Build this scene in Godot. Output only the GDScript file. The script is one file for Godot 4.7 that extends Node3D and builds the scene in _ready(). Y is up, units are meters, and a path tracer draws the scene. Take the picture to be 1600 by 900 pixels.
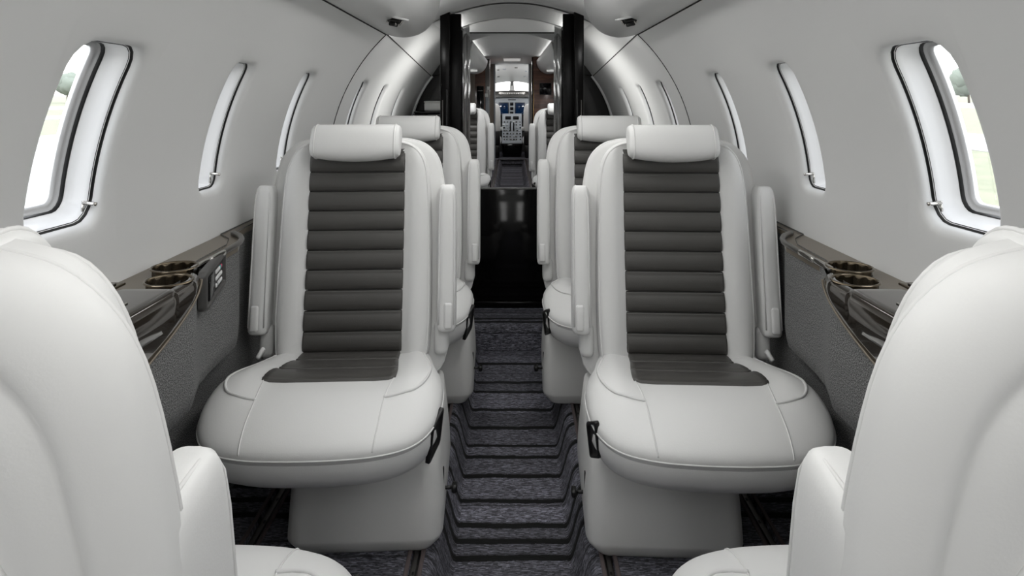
extends Node3D
# Cabin of a business jet. y up, metres. The cabin runs along -z; "d" below is distance forward of the camera (z = -d).
# The aisle floor is y = 0, the raised side floors y = 0.12.

const FLOOR_Y := 0.12
const WALL_R := 0.872
const WALL_Y := 0.979
const EYE_Y := 1.30

var XF := Transform3D()      # applied to every vertex added
var M := {}                  # materials
var used := {}
var rng := RandomNumberGenerator.new()

# ------------------------------------------------------------------ helpers: nodes
func numbered(called: String) -> String:
	var n: int = used.get(called, 0)
	used[called] = n + 1
	return called if n == 0 else "%s_%03d" % [called, n]

func thing(called: String, label: String, category: String, at := Vector3.ZERO, turn := 0.0, group := "") -> Node3D:
	var o := Node3D.new()
	o.name = numbered(called)
	add_child(o)
	o.position = at
	o.rotation.y = turn
	tag(o, label, category, group)
	return o

func tag(o: Node3D, label: String, category: String, group := "") -> void:
	o.set_meta("label", label)
	o.set_meta("category", category)
	if group: o.set_meta("group", group)

func struct(called: String, label := "") -> Node3D:
	var o := Node3D.new()
	o.name = called
	add_child(o)
	o.set_meta("kind", "structure")
	if label: o.set_meta("label", label)
	return o

func ms() -> SurfaceTool:
	var st := SurfaceTool.new()
	st.begin(Mesh.PRIMITIVE_TRIANGLES)
	return st

func fin(st: SurfaceTool) -> ArrayMesh:
	st.generate_normals()
	return st.commit()

func put(mesh: Mesh, called: String, m: Material, parent: Node3D, t := Transform3D()) -> MeshInstance3D:
	var o := MeshInstance3D.new()
	o.name = called
	o.mesh = mesh
	o.material_override = m
	o.transform = t
	parent.add_child(o, true)
	return o

func part(st: SurfaceTool, called: String, m: Material, parent: Node3D, t := Transform3D()) -> MeshInstance3D:
	return put(fin(st), called, m, parent, t)

# ------------------------------------------------------------------ helpers: shapes
func v3(st: SurfaceTool, p: Vector3, uv := Vector2.ZERO) -> void:
	st.set_uv(uv)
	st.add_vertex(XF * p)

func grid(st: SurfaceTool, rows: Array, wrap := false, uvs: Array = []) -> void:
	for i in rows.size() - 1:
		var a: PackedVector3Array = rows[i]
		var b: PackedVector3Array = rows[i + 1]
		var n := a.size()
		for j in (n if wrap else n - 1):
			var k := (j + 1) % n
			if uvs.size():
				v3(st, a[j], uvs[i][j]); v3(st, a[k], uvs[i][k]); v3(st, b[j], uvs[i + 1][j])
				v3(st, a[k], uvs[i][k]); v3(st, b[k], uvs[i + 1][k]); v3(st, b[j], uvs[i + 1][j])
			else:
				v3(st, a[j]); v3(st, a[k]); v3(st, b[j])
				v3(st, a[k]); v3(st, b[k]); v3(st, b[j])

func cap(st: SurfaceTool, ring: PackedVector3Array, flip := false) -> void:
	var c := Vector3.ZERO
	for p in ring: c += p
	c /= ring.size()
	for j in ring.size():
		var k := (j + 1) % ring.size()
		if flip:
			v3(st, c); v3(st, ring[k]); v3(st, ring[j])
		else:
			v3(st, c); v3(st, ring[j]); v3(st, ring[k])

# closed loft with flat caps
func loft(st: SurfaceTool, rows: Array) -> void:
	grid(st, rows, true)
	cap(st, rows[0], true)
	cap(st, rows[rows.size() - 1])

func rrect(hw: float, hh: float, r: float, k := 3, m := 1) -> PackedVector2Array:
	var out := PackedVector2Array()
	var cs := [Vector2(hw - r, hh - r), Vector2(-hw + r, hh - r), Vector2(-hw + r, -hh + r), Vector2(hw - r, -hh + r)]
	for q in 4:
		for i in k + 1:
			var a := PI / 2 * (q + float(i) / k)
			out.append(cs[q] + Vector2(cos(a), sin(a)) * r)
		if m > 1:
			var e0 := out[out.size() - 1]
			var a1 := PI / 2 * (q + 1)
			var e1: Vector2 = cs[(q + 1) % 4] + Vector2(cos(a1), sin(a1)) * r
			for i in range(1, m): out.append(e0.lerp(e1, float(i) / m))
	return out

# box with rounded edges
func rbox(st: SurfaceTool, c: Vector3, s: Vector3, b: float, k := 2) -> void:
	b = minf(b, minf(s.x, minf(s.y, s.z)) * 0.499)
	var rows := []
	var lv := []
	for i in k + 1:
		var a := PI / 2 * i / k
		lv.append([b * (1 - sin(a)), -s.y / 2 + b * (1 - cos(a))])
	var up := lv.duplicate()
	up.reverse()
	for q in up: lv.append([q[0], -q[1]])
	lv.push_front([b + minf(s.x, s.z) * 0.1 * (1.0 if b < minf(s.x, s.z) * 0.35 else 0.0), -s.y / 2])
	lv.append([lv[0][0], s.y / 2])
	for q in lv:
		var e: float = q[0]
		var ring := PackedVector3Array()
		for p in rrect(s.x / 2 - e, s.z / 2 - e, maxf(b - e, 0.0002), k + 1): ring.append(c + Vector3(p.x, q[1], -p.y))
		rows.append(ring)
	loft(st, rows)

func box(st: SurfaceTool, c: Vector3, s: Vector3) -> void:
	var h := s / 2
	st.set_smooth_group(-1)
	for f in [[0, 1, 2], [1, 2, 0], [2, 0, 1]]:
		for sg in [-1.0, 1.0]:
			var n := Vector3.ZERO
			n[f[0]] = h[f[0]] * sg
			var u := Vector3.ZERO
			u[f[1]] = h[f[1]] * sg
			var w := Vector3.ZERO
			w[f[2]] = h[f[2]]
			v3(st, c + n - u - w); v3(st, c + n + u + w); v3(st, c + n + u - w)
			v3(st, c + n - u - w); v3(st, c + n - u + w); v3(st, c + n + u + w)
	st.set_smooth_group(0)

func tube(st: SurfaceTool, path: PackedVector3Array, r: float, n := 6, closed := false) -> void:
	var rows := []
	var cnt := path.size()
	var side := Vector3.ZERO
	for i in cnt:
		var a := path[(i - 1 + cnt) % cnt] if closed else path[maxi(i - 1, 0)]
		var b := path[(i + 1) % cnt] if closed else path[mini(i + 1, cnt - 1)]
		var t := (b - a).normalized()
		if side == Vector3.ZERO:
			side = t.cross(Vector3.UP if absf(t.y) < 0.9 else Vector3.RIGHT).normalized()
		side = (side - t * side.dot(t)).normalized()
		var up := side.cross(t)
		var ring := PackedVector3Array()
		for j in n:
			var q := TAU * j / n
			ring.append(path[i] + (side * cos(q) + up * sin(q)) * r)
		rows.append(ring)
	if closed:
		rows.append(rows[0])
		grid(st, rows, true)
	else:
		loft(st, rows)

# flat polygon (x, y) pushed from z0 to z1
func prism(st: SurfaceTool, poly: PackedVector2Array, z0: float, z1: float) -> void:
	st.set_smooth_group(-1)
	var tri := Geometry2D.triangulate_polygon(poly)
	for i in range(0, tri.size(), 3):
		var a := poly[tri[i]]
		var b := poly[tri[i + 1]]
		var c := poly[tri[i + 2]]
		for z in [z0, z1]:
			v3(st, Vector3(a.x, a.y, z)); v3(st, Vector3(b.x, b.y, z)); v3(st, Vector3(c.x, c.y, z))
	for i in poly.size():
		var a := poly[i]
		var b := poly[(i + 1) % poly.size()]
		v3(st, Vector3(a.x, a.y, z0)); v3(st, Vector3(b.x, b.y, z0)); v3(st, Vector3(b.x, b.y, z1))
		v3(st, Vector3(a.x, a.y, z0)); v3(st, Vector3(b.x, b.y, z1)); v3(st, Vector3(a.x, a.y, z1))
	st.set_smooth_group(0)

func spline(ctrl: Array, per: int, closed := false) -> PackedVector2Array:
	var out := PackedVector2Array()
	var n := ctrl.size()
	for i in (n if closed else n - 1):
		var p0: Vector2 = ctrl[(i - 1 + n) % n] if closed else ctrl[maxi(i - 1, 0)]
		var p1: Vector2 = ctrl[i]
		var p2: Vector2 = ctrl[(i + 1) % n]
		var p3: Vector2 = ctrl[(i + 2) % n] if closed else ctrl[mini(i + 2, n - 1)]
		for k in per: out.append(p1.cubic_interpolate(p2, p0, p3, float(k) / per))
	if not closed: out.append(ctrl[n - 1])
	return out

# outline from the half with x >= 0 (first and last points lie on the axis)
func mirrored(half: Array, per: int) -> PackedVector2Array:
	var full := half.duplicate()
	for i in range(half.size() - 2, 0, -1): full.append(Vector2(-half[i].x, half[i].y))
	return spline(full, per, true)

func inset(o: PackedVector2Array, c: Vector2, hw: float, hh: float, e: float) -> PackedVector2Array:
	var out := PackedVector2Array()
	for p in o: out.append(c + (p - c) * Vector2((hw - e) / hw, (hh - e) / hh))
	return out

# ------------------------------------------------------------------ materials
func mat(col: Color, rough := 0.5, metal := 0.0) -> StandardMaterial3D:
	var m := StandardMaterial3D.new()
	m.albedo_color = col
	m.roughness = rough
	m.metallic = metal
	return m

func noise_tex(freq: float, size: int, normal := false, strength := 4.0, type := FastNoiseLite.TYPE_SIMPLEX_SMOOTH, ramp: Gradient = null) -> NoiseTexture2D:
	var n := FastNoiseLite.new()
	n.noise_type = type
	n.frequency = freq
	n.seed = 5
	var t := NoiseTexture2D.new()
	t.width = size
	t.height = size
	t.seamless = true
	t.noise = n
	t.as_normal_map = normal
	t.bump_strength = strength
	if ramp: t.color_ramp = ramp
	return t

func grad(a: Color, b: Color) -> Gradient:
	var g := Gradient.new()
	g.set_color(0, a)
	g.set_color(1, b)
	return g

func grained(m: StandardMaterial3D, tex: Texture2D, scale: float, amount: float) -> StandardMaterial3D:
	m.normal_enabled = true
	m.normal_texture = tex
	m.normal_scale = amount
	m.uv1_triplanar = true
	m.uv1_scale = Vector3.ONE * scale
	return m

func carpet_texture() -> Array:
	# woven carpet: short light and dark flecks along x, dark ribs across the aisle. 0.6 m x 2.4 m
	var w := 384
	var h := 1536
	var n2 := FastNoiseLite.new()
	n2.seed = 9; n2.frequency = 0.02
	var r := RandomNumberGenerator.new()
	r.seed = 11
	var rib := PackedFloat32Array()
	rib.resize(h)
	rib.fill(1.0)
	var tone := PackedFloat32Array()
	tone.resize(h)
	var y := 0
	while y < h:
		var band := r.randi_range(10, 74)
		var tn := r.randf_range(0.78, 1.12)
		for k in band:
			if y + k < h: tone[y + k] = tn
		y += band
		var wd := r.randi_range(1, 4)
		for k in range(-1, wd + 2):
			if y + k < h and y + k >= 0:
				var f := 0.38 if k >= 0 and k <= wd else 0.72
				rib[y + k] = minf(rib[y + k], f)
		if r.randf() < 0.45:
			y += wd + r.randi_range(8, 12)
			for k in 4:
				if y + k < h: rib[y + k] = 0.5
	var col := Image.create(w, h, false, Image.FORMAT_RGB8)
	var hei := Image.create(w, h, false, Image.FORMAT_RGB8)
	for j in h:
		var left := 0
		var f := 0.0
		for i in w:
			if left <= 0:
				left = r.randi_range(3, 11)
				f = pow(r.randf(), 1.6)
			left -= 1
			var a := TAU * i / w
			var wob := int(n2.get_noise_3d(cos(a) * 30.0, float(j) * 0.4, sin(a) * 30.0) * 6.0)
			var jj := posmod(j + wob, h)
			var b := rib[jj]
			var lum := (0.215 + 0.42 * f) * tone[jj] * lerpf(0.42, 1.0, b)
			col.set_pixel(i, j, Color(lum * 0.97, lum * 0.965, lum * 1.05))
			var hh := clampf(b * (0.5 + 0.5 * f), 0.0, 1.0)
			hei.set_pixel(i, j, Color(hh, hh, hh))
	return [ImageTexture.create_from_image(col), ImageTexture.create_from_image(hei)]

func make_materials() -> void:
	var leather_n := noise_tex(0.09, 512, true, 3.0, FastNoiseLite.TYPE_CELLULAR)
	var soft_n := noise_tex(0.02, 512, true, 5.0)
	M.leather = grained(mat(Color(0.872, 0.871, 0.866), 0.46), leather_n, 7.0, 0.12)
	M.leather_trim = mat(Color(0.86, 0.858, 0.853), 0.5)
	M.shell = grained(mat(Color(0.865, 0.864, 0.859), 0.5), leather_n, 7.0, 0.1)
	M.pedestal = grained(mat(Color(0.84, 0.838, 0.83), 0.5), soft_n, 3.0, 0.05)
	M.dark_leather = grained(mat(Color(0.285, 0.278, 0.268), 0.42), leather_n, 7.0, 0.2)
	M.wall = grained(mat(Color(0.86, 0.86, 0.856), 0.42), leather_n, 9.0, 0.06)
	M.ceiling = grained(mat(Color(0.87, 0.87, 0.866), 0.5), soft_n, 4.0, 0.03)
	M.reveal = mat(Color(0.93, 0.93, 0.93), 0.12)
	M.gasket = mat(Color(0.06, 0.06, 0.06), 0.35)
	M.seam = mat(Color(0.13, 0.128, 0.125), 0.8)
	M.frame = mat(Color(0.74, 0.74, 0.74), 0.2)
	M.chrome = mat(Color(0.8, 0.79, 0.77), 0.12, 1.0)
	M.steel = mat(Color(0.5, 0.49, 0.48), 0.3, 0.9)
	M.black = mat(Color(0.035, 0.033, 0.033), 0.08)
	M.black.metallic_specular = 0.4
	M.black_satin = mat(Color(0.04, 0.036, 0.036), 0.22)
	M.black_satin.metallic_specular = 0.2
	M.plastic = mat(Color(0.07, 0.068, 0.066), 0.35)
	M.grey_plastic = mat(Color(0.27, 0.265, 0.26), 0.4)
	M.ledge = mat(Color(0.46, 0.425, 0.375), 0.32, 0.3)
	M.ledge_gloss = mat(Color(0.21, 0.18, 0.15), 0.1, 0.5)
	M.ledge_gloss.clearcoat_enabled = true
	M.ledge_gloss.clearcoat_roughness = 0.04
	M.cup = mat(Color(0.42, 0.38, 0.32), 0.16, 0.9)
	M.binding = mat(Color(0.36, 0.32, 0.32), 0.9)
	M.felt = mat(Color.WHITE, 0.95)
	M.felt.albedo_texture = noise_tex(0.16, 512, false, 1.0, FastNoiseLite.TYPE_SIMPLEX, grad(Color(0.24, 0.24, 0.24), Color(0.58, 0.58, 0.575)))
	M.felt.albedo_texture.color_ramp.offsets = PackedFloat32Array([0.28, 0.72])
	grained(M.felt, noise_tex(0.2, 512, true, 4.0), 3.0, 0.12)
	M.felt.uv1_world_triplanar = true
	var ct := carpet_texture()
	M.carpet = mat(Color.WHITE, 0.95)
	M.carpet.albedo_texture = ct[0]
	M.carpet.heightmap_enabled = true
	M.carpet.heightmap_texture = ct[1]
	M.carpet.heightmap_scale = 0.12
	M.wood = mat(Color.WHITE, 0.16)
	var wn := noise_tex(0.008, 512, false, 1.0, FastNoiseLite.TYPE_SIMPLEX, grad(Color(0.28, 0.16, 0.11), Color(0.52, 0.33, 0.24)))
	M.wood.albedo_texture = wn
	M.wood.uv1_triplanar = true
	M.wood.uv1_scale = Vector3(0.6, 3.0, 0.6)
	M.wood.clearcoat_enabled = true
	M.glass = mat(Color(1, 1, 1, 0.04), 0.0)
	M.glass.transparency = BaseMaterial3D.TRANSPARENCY_ALPHA
	M.lamp = mat(Color(0.95, 0.95, 0.93), 0.5)
	M.lamp.emission_enabled = true
	M.lamp.emission = Color(1.0, 1.0, 0.99)
	M.lamp.emission_energy_multiplier = 1.2
	M.lamp_dim = mat(Color(0.9, 0.9, 0.89), 0.5)
	M.lamp_dim.emission_enabled = true
	M.lamp_dim.emission = Color(1, 1, 0.99)
	M.lamp_dim.emission_energy_multiplier = 0.3
	M.white = mat(Color(0.86, 0.86, 0.85), 0.4)
	M.panel_grey = mat(Color(0.62, 0.64, 0.66), 0.45)
	M.screen = mat(Color(0.02, 0.02, 0.03), 0.1)
	M.key = mat(Color(0.85, 0.85, 0.85), 0.4)
	M.grass = mat(Color.WHITE, 1.0)
	M.grass.albedo_texture = noise_tex(0.02, 512, false, 1.0, FastNoiseLite.TYPE_SIMPLEX, grad(Color(0.41, 0.425, 0.34), Color(0.48, 0.485, 0.40)))
	M.grass.uv1_triplanar = true
	M.grass.uv1_world_triplanar = true
	M.grass.uv1_scale = Vector3.ONE * 0.05
	M.concrete = mat(Color(0.56, 0.56, 0.54), 0.9)
	M.foliage = mat(Color(0.43, 0.46, 0.42), 1.0)
	M.bark = mat(Color(0.4, 0.36, 0.32), 1.0)
	M.teal = mat(Color(0.2, 0.65, 0.62), 0.4)
	M.pink = mat(Color(0.8, 0.25, 0.4), 0.4)
	M.tan = mat(Color(0.5, 0.46, 0.42), 0.4)
	M.brass = mat(Color(0.75, 0.62, 0.42), 0.25, 0.9)
	M.blue_screen = mat(Color(0.02, 0.05, 0.1), 0.12)
	M.blue_screen.emission_enabled = true
	M.blue_screen.emission = Color(0.06, 0.25, 0.45)
	M.blue_screen.emission_energy_multiplier = 0.16

func _ready() -> void:
	rng.seed = 20
	# camera: shifted lens, looking straight forward down the aisle
	var cam := Camera3D.new()
	cam.name = "camera"
	cam.projection = Camera3D.PROJECTION_FRUSTUM
	cam.near = 0.05
	cam.far = 2000.0
	cam.size = 0.05 * 900.0 / 1015.0
	cam.frustum_offset = Vector2(0, -0.05 * 305.0 / 1015.0)
	cam.position = Vector3(0, EYE_Y, 0)
	add_child(cam)
	cam.current = true
	# overcast sky
	var env := Environment.new()
	env.background_mode = Environment.BG_SKY
	var sky := Sky.new()
	var sm := ProceduralSkyMaterial.new()
	sm.sky_top_color = Color(0.93, 0.95, 0.98)
	sm.sky_horizon_color = Color(1.0, 1.0, 0.99)
	sm.ground_horizon_color = Color(0.82, 0.83, 0.76)
	sm.ground_bottom_color = Color(0.7, 0.71, 0.62)
	sm.sky_energy_multiplier = 2.0
	sm.ground_energy_multiplier = 1.2
	sky.sky_material = sm
	env.sky = sky
	env.tonemap_mode = Environment.TONE_MAPPER_LINEAR
	env.tonemap_exposure = 1.08
	env.sdfgi_enabled = true
	env.ssao_enabled = true
	env.ssil_enabled = true
	var we := WorldEnvironment.new()
	we.name = "environment"
	we.environment = env
	add_child(we)
	make_materials()
	# light strips in the ceiling coves, one each side, and lamps that wash the passage and the forward cabin
	for p in [[-0.8, "behind the camera", 0.8], [0.22, "above the camera", 1.3], [1.24, "over the near seats", 1.75], [2.26, "over the rear seats", 1.9]]:
		for s in [-1.0, 1.0]: ceiling_lamp(s, p[0], p[2], p[1])
	wash_lamps()
	build_shell()
	build_floor()
	build_seats()
	for s in [-1.0, 1.0]: build_ledge(s)
	build_handset()
	build_fixtures()
	build_partitions()
	build_forward()
	build_outside()

func ceiling_lamp(side: float, d: float, energy: float, where: String) -> void:
	var t := thing("ceiling_lamp", "long white light strip in the %s ceiling cove %s" % ["left" if side < 0 else "right", where], "lamp", Vector3(side * 0.285, 1.742, -d))
	t.rotation.z = -side * 0.8
	var st := ms()
	rbox(st, Vector3(0, 0.006, 0), Vector3(0.13, 0.012, 0.98), 0.004, 2)
	part(st, "diffuser", M.lamp, t)
	st = ms()
	rbox(st, Vector3(0, 0.02, 0), Vector3(0.14, 0.016, 1.0), 0.004, 2)
	part(st, "housing", M.white, t)
	area(t, Vector2(0.12, 0.96), energy, Transform3D(Basis(Vector3.RIGHT, -PI / 2), Vector3(0, -0.003, 0)))

func area(parent: Node3D, size: Vector2, energy: float, t: Transform3D) -> void:
	var l := AreaLight3D.new()
	l.name = "lamp_light"
	l.area_size = size
	l.area_normalize_energy = false
	l.light_energy = energy
	l.light_color = Color(1.0, 1.0, 0.995)
	l.shadow_enabled = true
	l.area_range = 20.0
	l.transform = t
	parent.add_child(l, true)

func wash_lamps() -> void:
	for s in [-1.0, 1.0]:
		var nm := "left" if s < 0 else "right"
		# lamp in the forward end of the overhead panel, washing the passage
		var t := thing("wash_lamp", "lamp in the forward end of the %s overhead panel" % nm, "lamp", Vector3(s * 0.46, 1.622, -3.088))
		var st := ms()
		rbox(st, Vector3.ZERO, Vector3(0.10, 0.04, 0.01), 0.003, 2)
		part(st, "diffuser", M.lamp, t)
		area(t, Vector2(0.095, 0.036), 14.0, Transform3D(Basis(), Vector3(0, 0, -0.008)))
		# cove strips on top of the overhead panels of the forward cabin
		var c := thing("cove_lamp", "hidden light strip above the %s overhead panel of the forward cabin" % nm, "lamp", Vector3(s * 0.40, 1.752, -7.3))
		st = ms()
		rbox(st, Vector3.ZERO, Vector3(0.03, 0.012, 3.2), 0.003, 2)
		part(st, "diffuser", M.lamp, c)
		area(c, Vector2(0.028, 3.1), 0.8, Transform3D(Basis(Vector3.RIGHT, PI / 2), Vector3(0, 0.008, 0)))
		# strip on top of the slim closet
		var k := thing("closet_lamp", "hidden light strip on top of the %s slim closet" % nm, "lamp", Vector3(s * 0.345, 1.697, -4.10))
		st = ms()
		rbox(st, Vector3.ZERO, Vector3(0.06, 0.012, 0.64), 0.003, 2)
		part(st, "diffuser", M.lamp, k)
		area(k, Vector2(0.055, 0.62), 0.55, Transform3D(Basis(Vector3.RIGHT, PI / 2), Vector3(0, 0.008, 0)))
		# downlights under the overhead panels of the forward cabin
		for q in 2:
			var dl := thing("down_lamp", "small round downlight under the %s overhead panel of the forward cabin, %s one" % [nm, ["nearer", "farther"][q]], "lamp", Vector3(s * 0.45, 1.545, -(6.0 + 1.5 * q)))
			st = ms()
			tube(st, PackedVector3Array([Vector3(0, 0, 0), Vector3(0, 0.02, 0)]), 0.05, 16)
			part(st, "diffuser", M.lamp_dim, dl)
			area(dl, Vector2(0.08, 0.08), 42.0, Transform3D(Basis(Vector3.RIGHT, -PI / 2), Vector3(0, -0.004, 0)))
		# wall lamps on the aft bulkhead, behind the camera
		var w := thing("bulkhead_lamp", "tall wall lamp on the %s half of the aft bulkhead" % nm, "lamp", Vector3(s * 0.34, 0.95, 1.39))
		st = ms()
		rbox(st, Vector3.ZERO, Vector3(0.32, 0.9, 0.02), 0.005, 2)
		part(st, "diffuser", M.lamp, w)
		area(w, Vector2(0.3, 0.88), 0.7, Transform3D(Basis(), Vector3(0, 0, -0.014)))
		# light panel on the outer side of the slim closet, towards the side wall
		var op := thing("closet_side_lamp", "light panel on the outboard side of the %s slim closet" % nm, "lamp", Vector3(s * 0.408, 1.22, -4.08))
		op.rotation.y = -s * PI / 2
		st = ms()
		rbox(st, Vector3.ZERO, Vector3(0.66, 0.66, 0.012), 0.004, 2)
		part(st, "diffuser", M.lamp, op)
		area(op, Vector2(0.64, 0.64), 0.24, Transform3D(Basis(), Vector3(0, 0, -0.009)))
		# cockpit lamps on the forward side of the cockpit bulkhead
		var cl := thing("cockpit_lamp", "lamp on the cockpit side of the bulkhead, %s of the doorway" % nm, "lamp", Vector3(s * 0.56, 1.45, -11.465))
		st = ms()
		rbox(st, Vector3.ZERO, Vector3(0.22, 0.22, 0.012), 0.004, 2)
		part(st, "diffuser", M.lamp, cl)
		area(cl, Vector2(0.2, 0.2), 9.0, Transform3D(Basis(), Vector3(0, 0, -0.009)))
	var v := thing("vestibule_lamp", "flat ceiling lamp before the cockpit doorway", "lamp", Vector3(0, 1.8135, -10.1))
	var vs := ms()
	rbox(vs, Vector3.ZERO, Vector3(0.26, 0.012, 0.7), 0.004, 2)
	part(vs, "diffuser", M.lamp_dim, v)
	area(v, Vector2(0.24, 0.66), 4.0, Transform3D(Basis(Vector3.RIGHT, -PI / 2), Vector3(0, -0.009, 0)))

# ------------------------------------------------------------------ shell of the cabin
func droop(d: float) -> float:
	return 0.018 * maxf(0.0, d - 0.95)

func wp(side: float, d: float, a: float, off := 0.0) -> Vector3:
	return Vector3(side * (WALL_R + off) * cos(a), WALL_Y + (WALL_R + off) * sin(a) - droop(d), -d)

const WIN_A := 0.280          # angle of the window centres round the hull
const WIN_HH := 0.189         # half height along the hull
const PATCH := Vector2(0.16, 0.26)

func win_ring(side: float, wn: Array, e: float, off: float) -> PackedVector3Array:
	var out := PackedVector3Array()
	for p in rrect(wn[1] + e, WIN_HH + e, wn[1] * 0.46 + e * 0.9, 4, 10): out.append(wp(side, wn[0] + p.x, WIN_A + p.y / WALL_R, off))
	return out

func side_panel(side: float, d0: float, d1: float, top0: float, top1: float, wins: Array, parent: Node3D) -> void:
	var a_lo := WIN_A - PATCH.y / WALL_R
	var a_hi := WIN_A + PATCH.y / WALL_R
	var st := ms()
	for off in [0.0, 0.1]:
		var ds := [d0, d1]
		if d0 < 0.95 and d1 > 0.95: ds.append(0.95)
		var spans := []
		for w in wins:
			if w[0] > d0 and w[0] < d1:
				ds.append(w[0] - PATCH.x); ds.append(w[0] + PATCH.x)
				spans.append(w)
		ds.sort()
		# below and above the window band
		var low := []
		var high := []
		for d in ds:
			var r1 := PackedVector3Array()
			for k in 4: r1.append(wp(side, d, lerpf(-0.17, a_lo, k / 3.0), off))
			low.append(r1)
			var r2 := PackedVector3Array()
			for k in 9: r2.append(wp(side, d, lerpf(a_hi, lerpf(top0, top1, (d - d0) / (d1 - d0)), k / 8.0), off))
			high.append(r2)
		grid(st, low)
		grid(st, high)
		for i in ds.size() - 1:
			var mid: float = (ds[i] + ds[i + 1]) / 2
			var is_win := false
			for w in spans:
				if absf(w[0] - mid) < 0.05: is_win = true
			if is_win: continue
			var rows := []
			for d in [ds[i], ds[i + 1]]:
				var r := PackedVector3Array()
				for k in 11: r.append(wp(side, d, lerpf(a_lo, a_hi, k / 10.0), off))
				rows.append(r)
			grid(st, rows)
		for w in spans:
			var rows := []
			var r0 := PackedVector3Array()
			for p in rrect(PATCH.x, PATCH.y, 0.0, 4, 10): r0.append(wp(side, w[0] + p.x, WIN_A + p.y / WALL_R, off))
			rows.append(r0)
			if off == 0.0:
				for q in [[0.036, 0.0], [0.020, 0.0006], [0.013, 0.0024], [0.007, 0.006], [0.003, 0.011], [0.0008, 0.017], [0.0, 0.024]]:
					rows.append(win_ring(side, w, q[0], q[1]))
			else:
				for q in [[0.03, 0.1], [0.0, 0.1], [-0.036, 0.1], [-0.036, 0.092]]: rows.append(win_ring(side, w, q[0], q[1]))
			rows.reverse()
			grid(st, rows, true)
	part(st, "side_panel", M.wall, parent)

func rings(side: float, dc: Array, list: Array) -> SurfaceTool:
	var st := ms()
	var rows := []
	for q in list: rows.append(win_ring(side, dc, q[0], q[1]))
	grid(st, rows, true)
	return st

func window(n: int, side: float, dc: Array, label: String) -> void:
	var w := struct("window_%d" % n, label)
	part(rings(side, dc, [[0.0, 0.022], [0.002, 0.024], [0.001, 0.029], [-0.006, 0.0305]]), "seal", M.gasket, w)
	part(rings(side, dc, [[-0.0035, 0.029], [-0.005, 0.031], [-0.007, 0.042], [-0.0105, 0.056], [-0.0155, 0.067], [-0.021, 0.073]]), "reveal", M.reveal, w)
	part(rings(side, dc, [[-0.0205, 0.072], [-0.0225, 0.074], [-0.0235, 0.0805]]), "gasket", M.gasket, w)
	part(rings(side, dc, [[-0.0235, 0.0795], [-0.0265, 0.081], [-0.0275, 0.085], [-0.031, 0.0855], [-0.034, 0.0865], [-0.036, 0.0925]]), "frame", M.frame, w)
	var st := ms()
	var rows := []
	for f in [1.0, 0.66, 0.33]:
		var q := PackedVector3Array()
		for p in rrect((dc[1] - 0.0355) * f, (WIN_HH - 0.0355) * f, maxf(0.002, dc[1] * 0.46 - 0.0355 * 0.9) * f, 4, 10): q.append(wp(side, dc[0] + p.x, WIN_A + p.y / WALL_R, 0.0915))
		rows.append(q)
	grid(st, rows, true)
	cap(st, rows[2])
	part(st, "pane", M.glass, w)
	st = ms()
	var a := WIN_A - 0.150 / WALL_R
	tube(st, PackedVector3Array([wp(side, dc[0] + dc[1] - 0.014, a, 0.034), wp(side, dc[0] + dc[1] - 0.014, a, 0.012), wp(side, dc[0] + dc[1] - 0.014, a, 0.006)]), 0.0042, 8)
	tube(st, PackedVector3Array([wp(side, dc[0] + dc[1] - 0.014, a - 0.035, 0.034), wp(side, dc[0] + dc[1] - 0.014, a + 0.004, 0.034)]), 0.003, 6)
	part(st, "shade_pull", M.chrome, w)

func upper_panel(side: float, parent: Node3D) -> void:
	var st := ms()
	for off in [0.0, 0.06]:
		var rows := []
		for i in 13:
			var d := lerpf(3.085, 5.5, i / 12.0)
			var r := PackedVector3Array()
			for k in 13: r.append(wp(side, d, lerpf(lerpf(0.823, 0.675, (d - 3.085) / 2.415), 1.17, k / 12.0), off) + Vector3(0, droop(d) * k / 12.0, 0))
			rows.append(r)
		grid(st, rows)
	part(st, "upper_panel", M.wall, parent)

const PSU := [Vector2(0.5956, 1.6155), Vector2(0.545, 1.602), Vector2(0.49, 1.600), Vector2(0.43, 1.618), Vector2(0.385, 1.655), Vector2(0.355, 1.705), Vector2(0.341, 1.755), Vector2(0.338, 1.81)]

func overhead(side: float, d0: float, d1: float, parent: Node3D, top := 1.82) -> void:
	var prof := spline(PSU, 4)
	var st := ms()
	var rows := []
	var ends := []
	for d in [d0, clampf(1.2, d0 + 0.01, d1 - 0.2), d1 - 0.012, d1 - 0.004, d1]:
		var r := PackedVector3Array()
		var shrink := 0.0 if d < d1 - 0.005 else (0.004 if d < d1 - 0.001 else 0.012)
		for p in prof:
			var q := p + (Vector2(0.5, 1.72) - p).normalized() * shrink
			r.append(Vector3(side * q.x, minf(q.y - droop(minf(d, 3.1)), top), -d))
		r.append(Vector3(side * 0.6, top, -d))
		rows.append(r)
	grid(st, rows, true)
	cap(st, rows[4])
	cap(st, rows[0], true)
	part(st, "overhead_panel", M.wall, parent)

func ceiling_panel(d0: float, d1: float, hw: float, lower: float, parent: Node3D, sag := 0.55) -> void:
	var st := ms()
	for t in [0.0, 0.03]:
		var rows := []
		for d in [d0, d1]:
			var r := PackedVector3Array()
			for k in 17:
				var x := lerpf(-hw, hw, k / 16.0)
				r.append(Vector3(x, 1.815 - lower - sag * x * x + t, -d))
			rows.append(r)
		grid(st, rows)
	part(st, "ceiling_panel", M.ceiling, parent)

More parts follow.
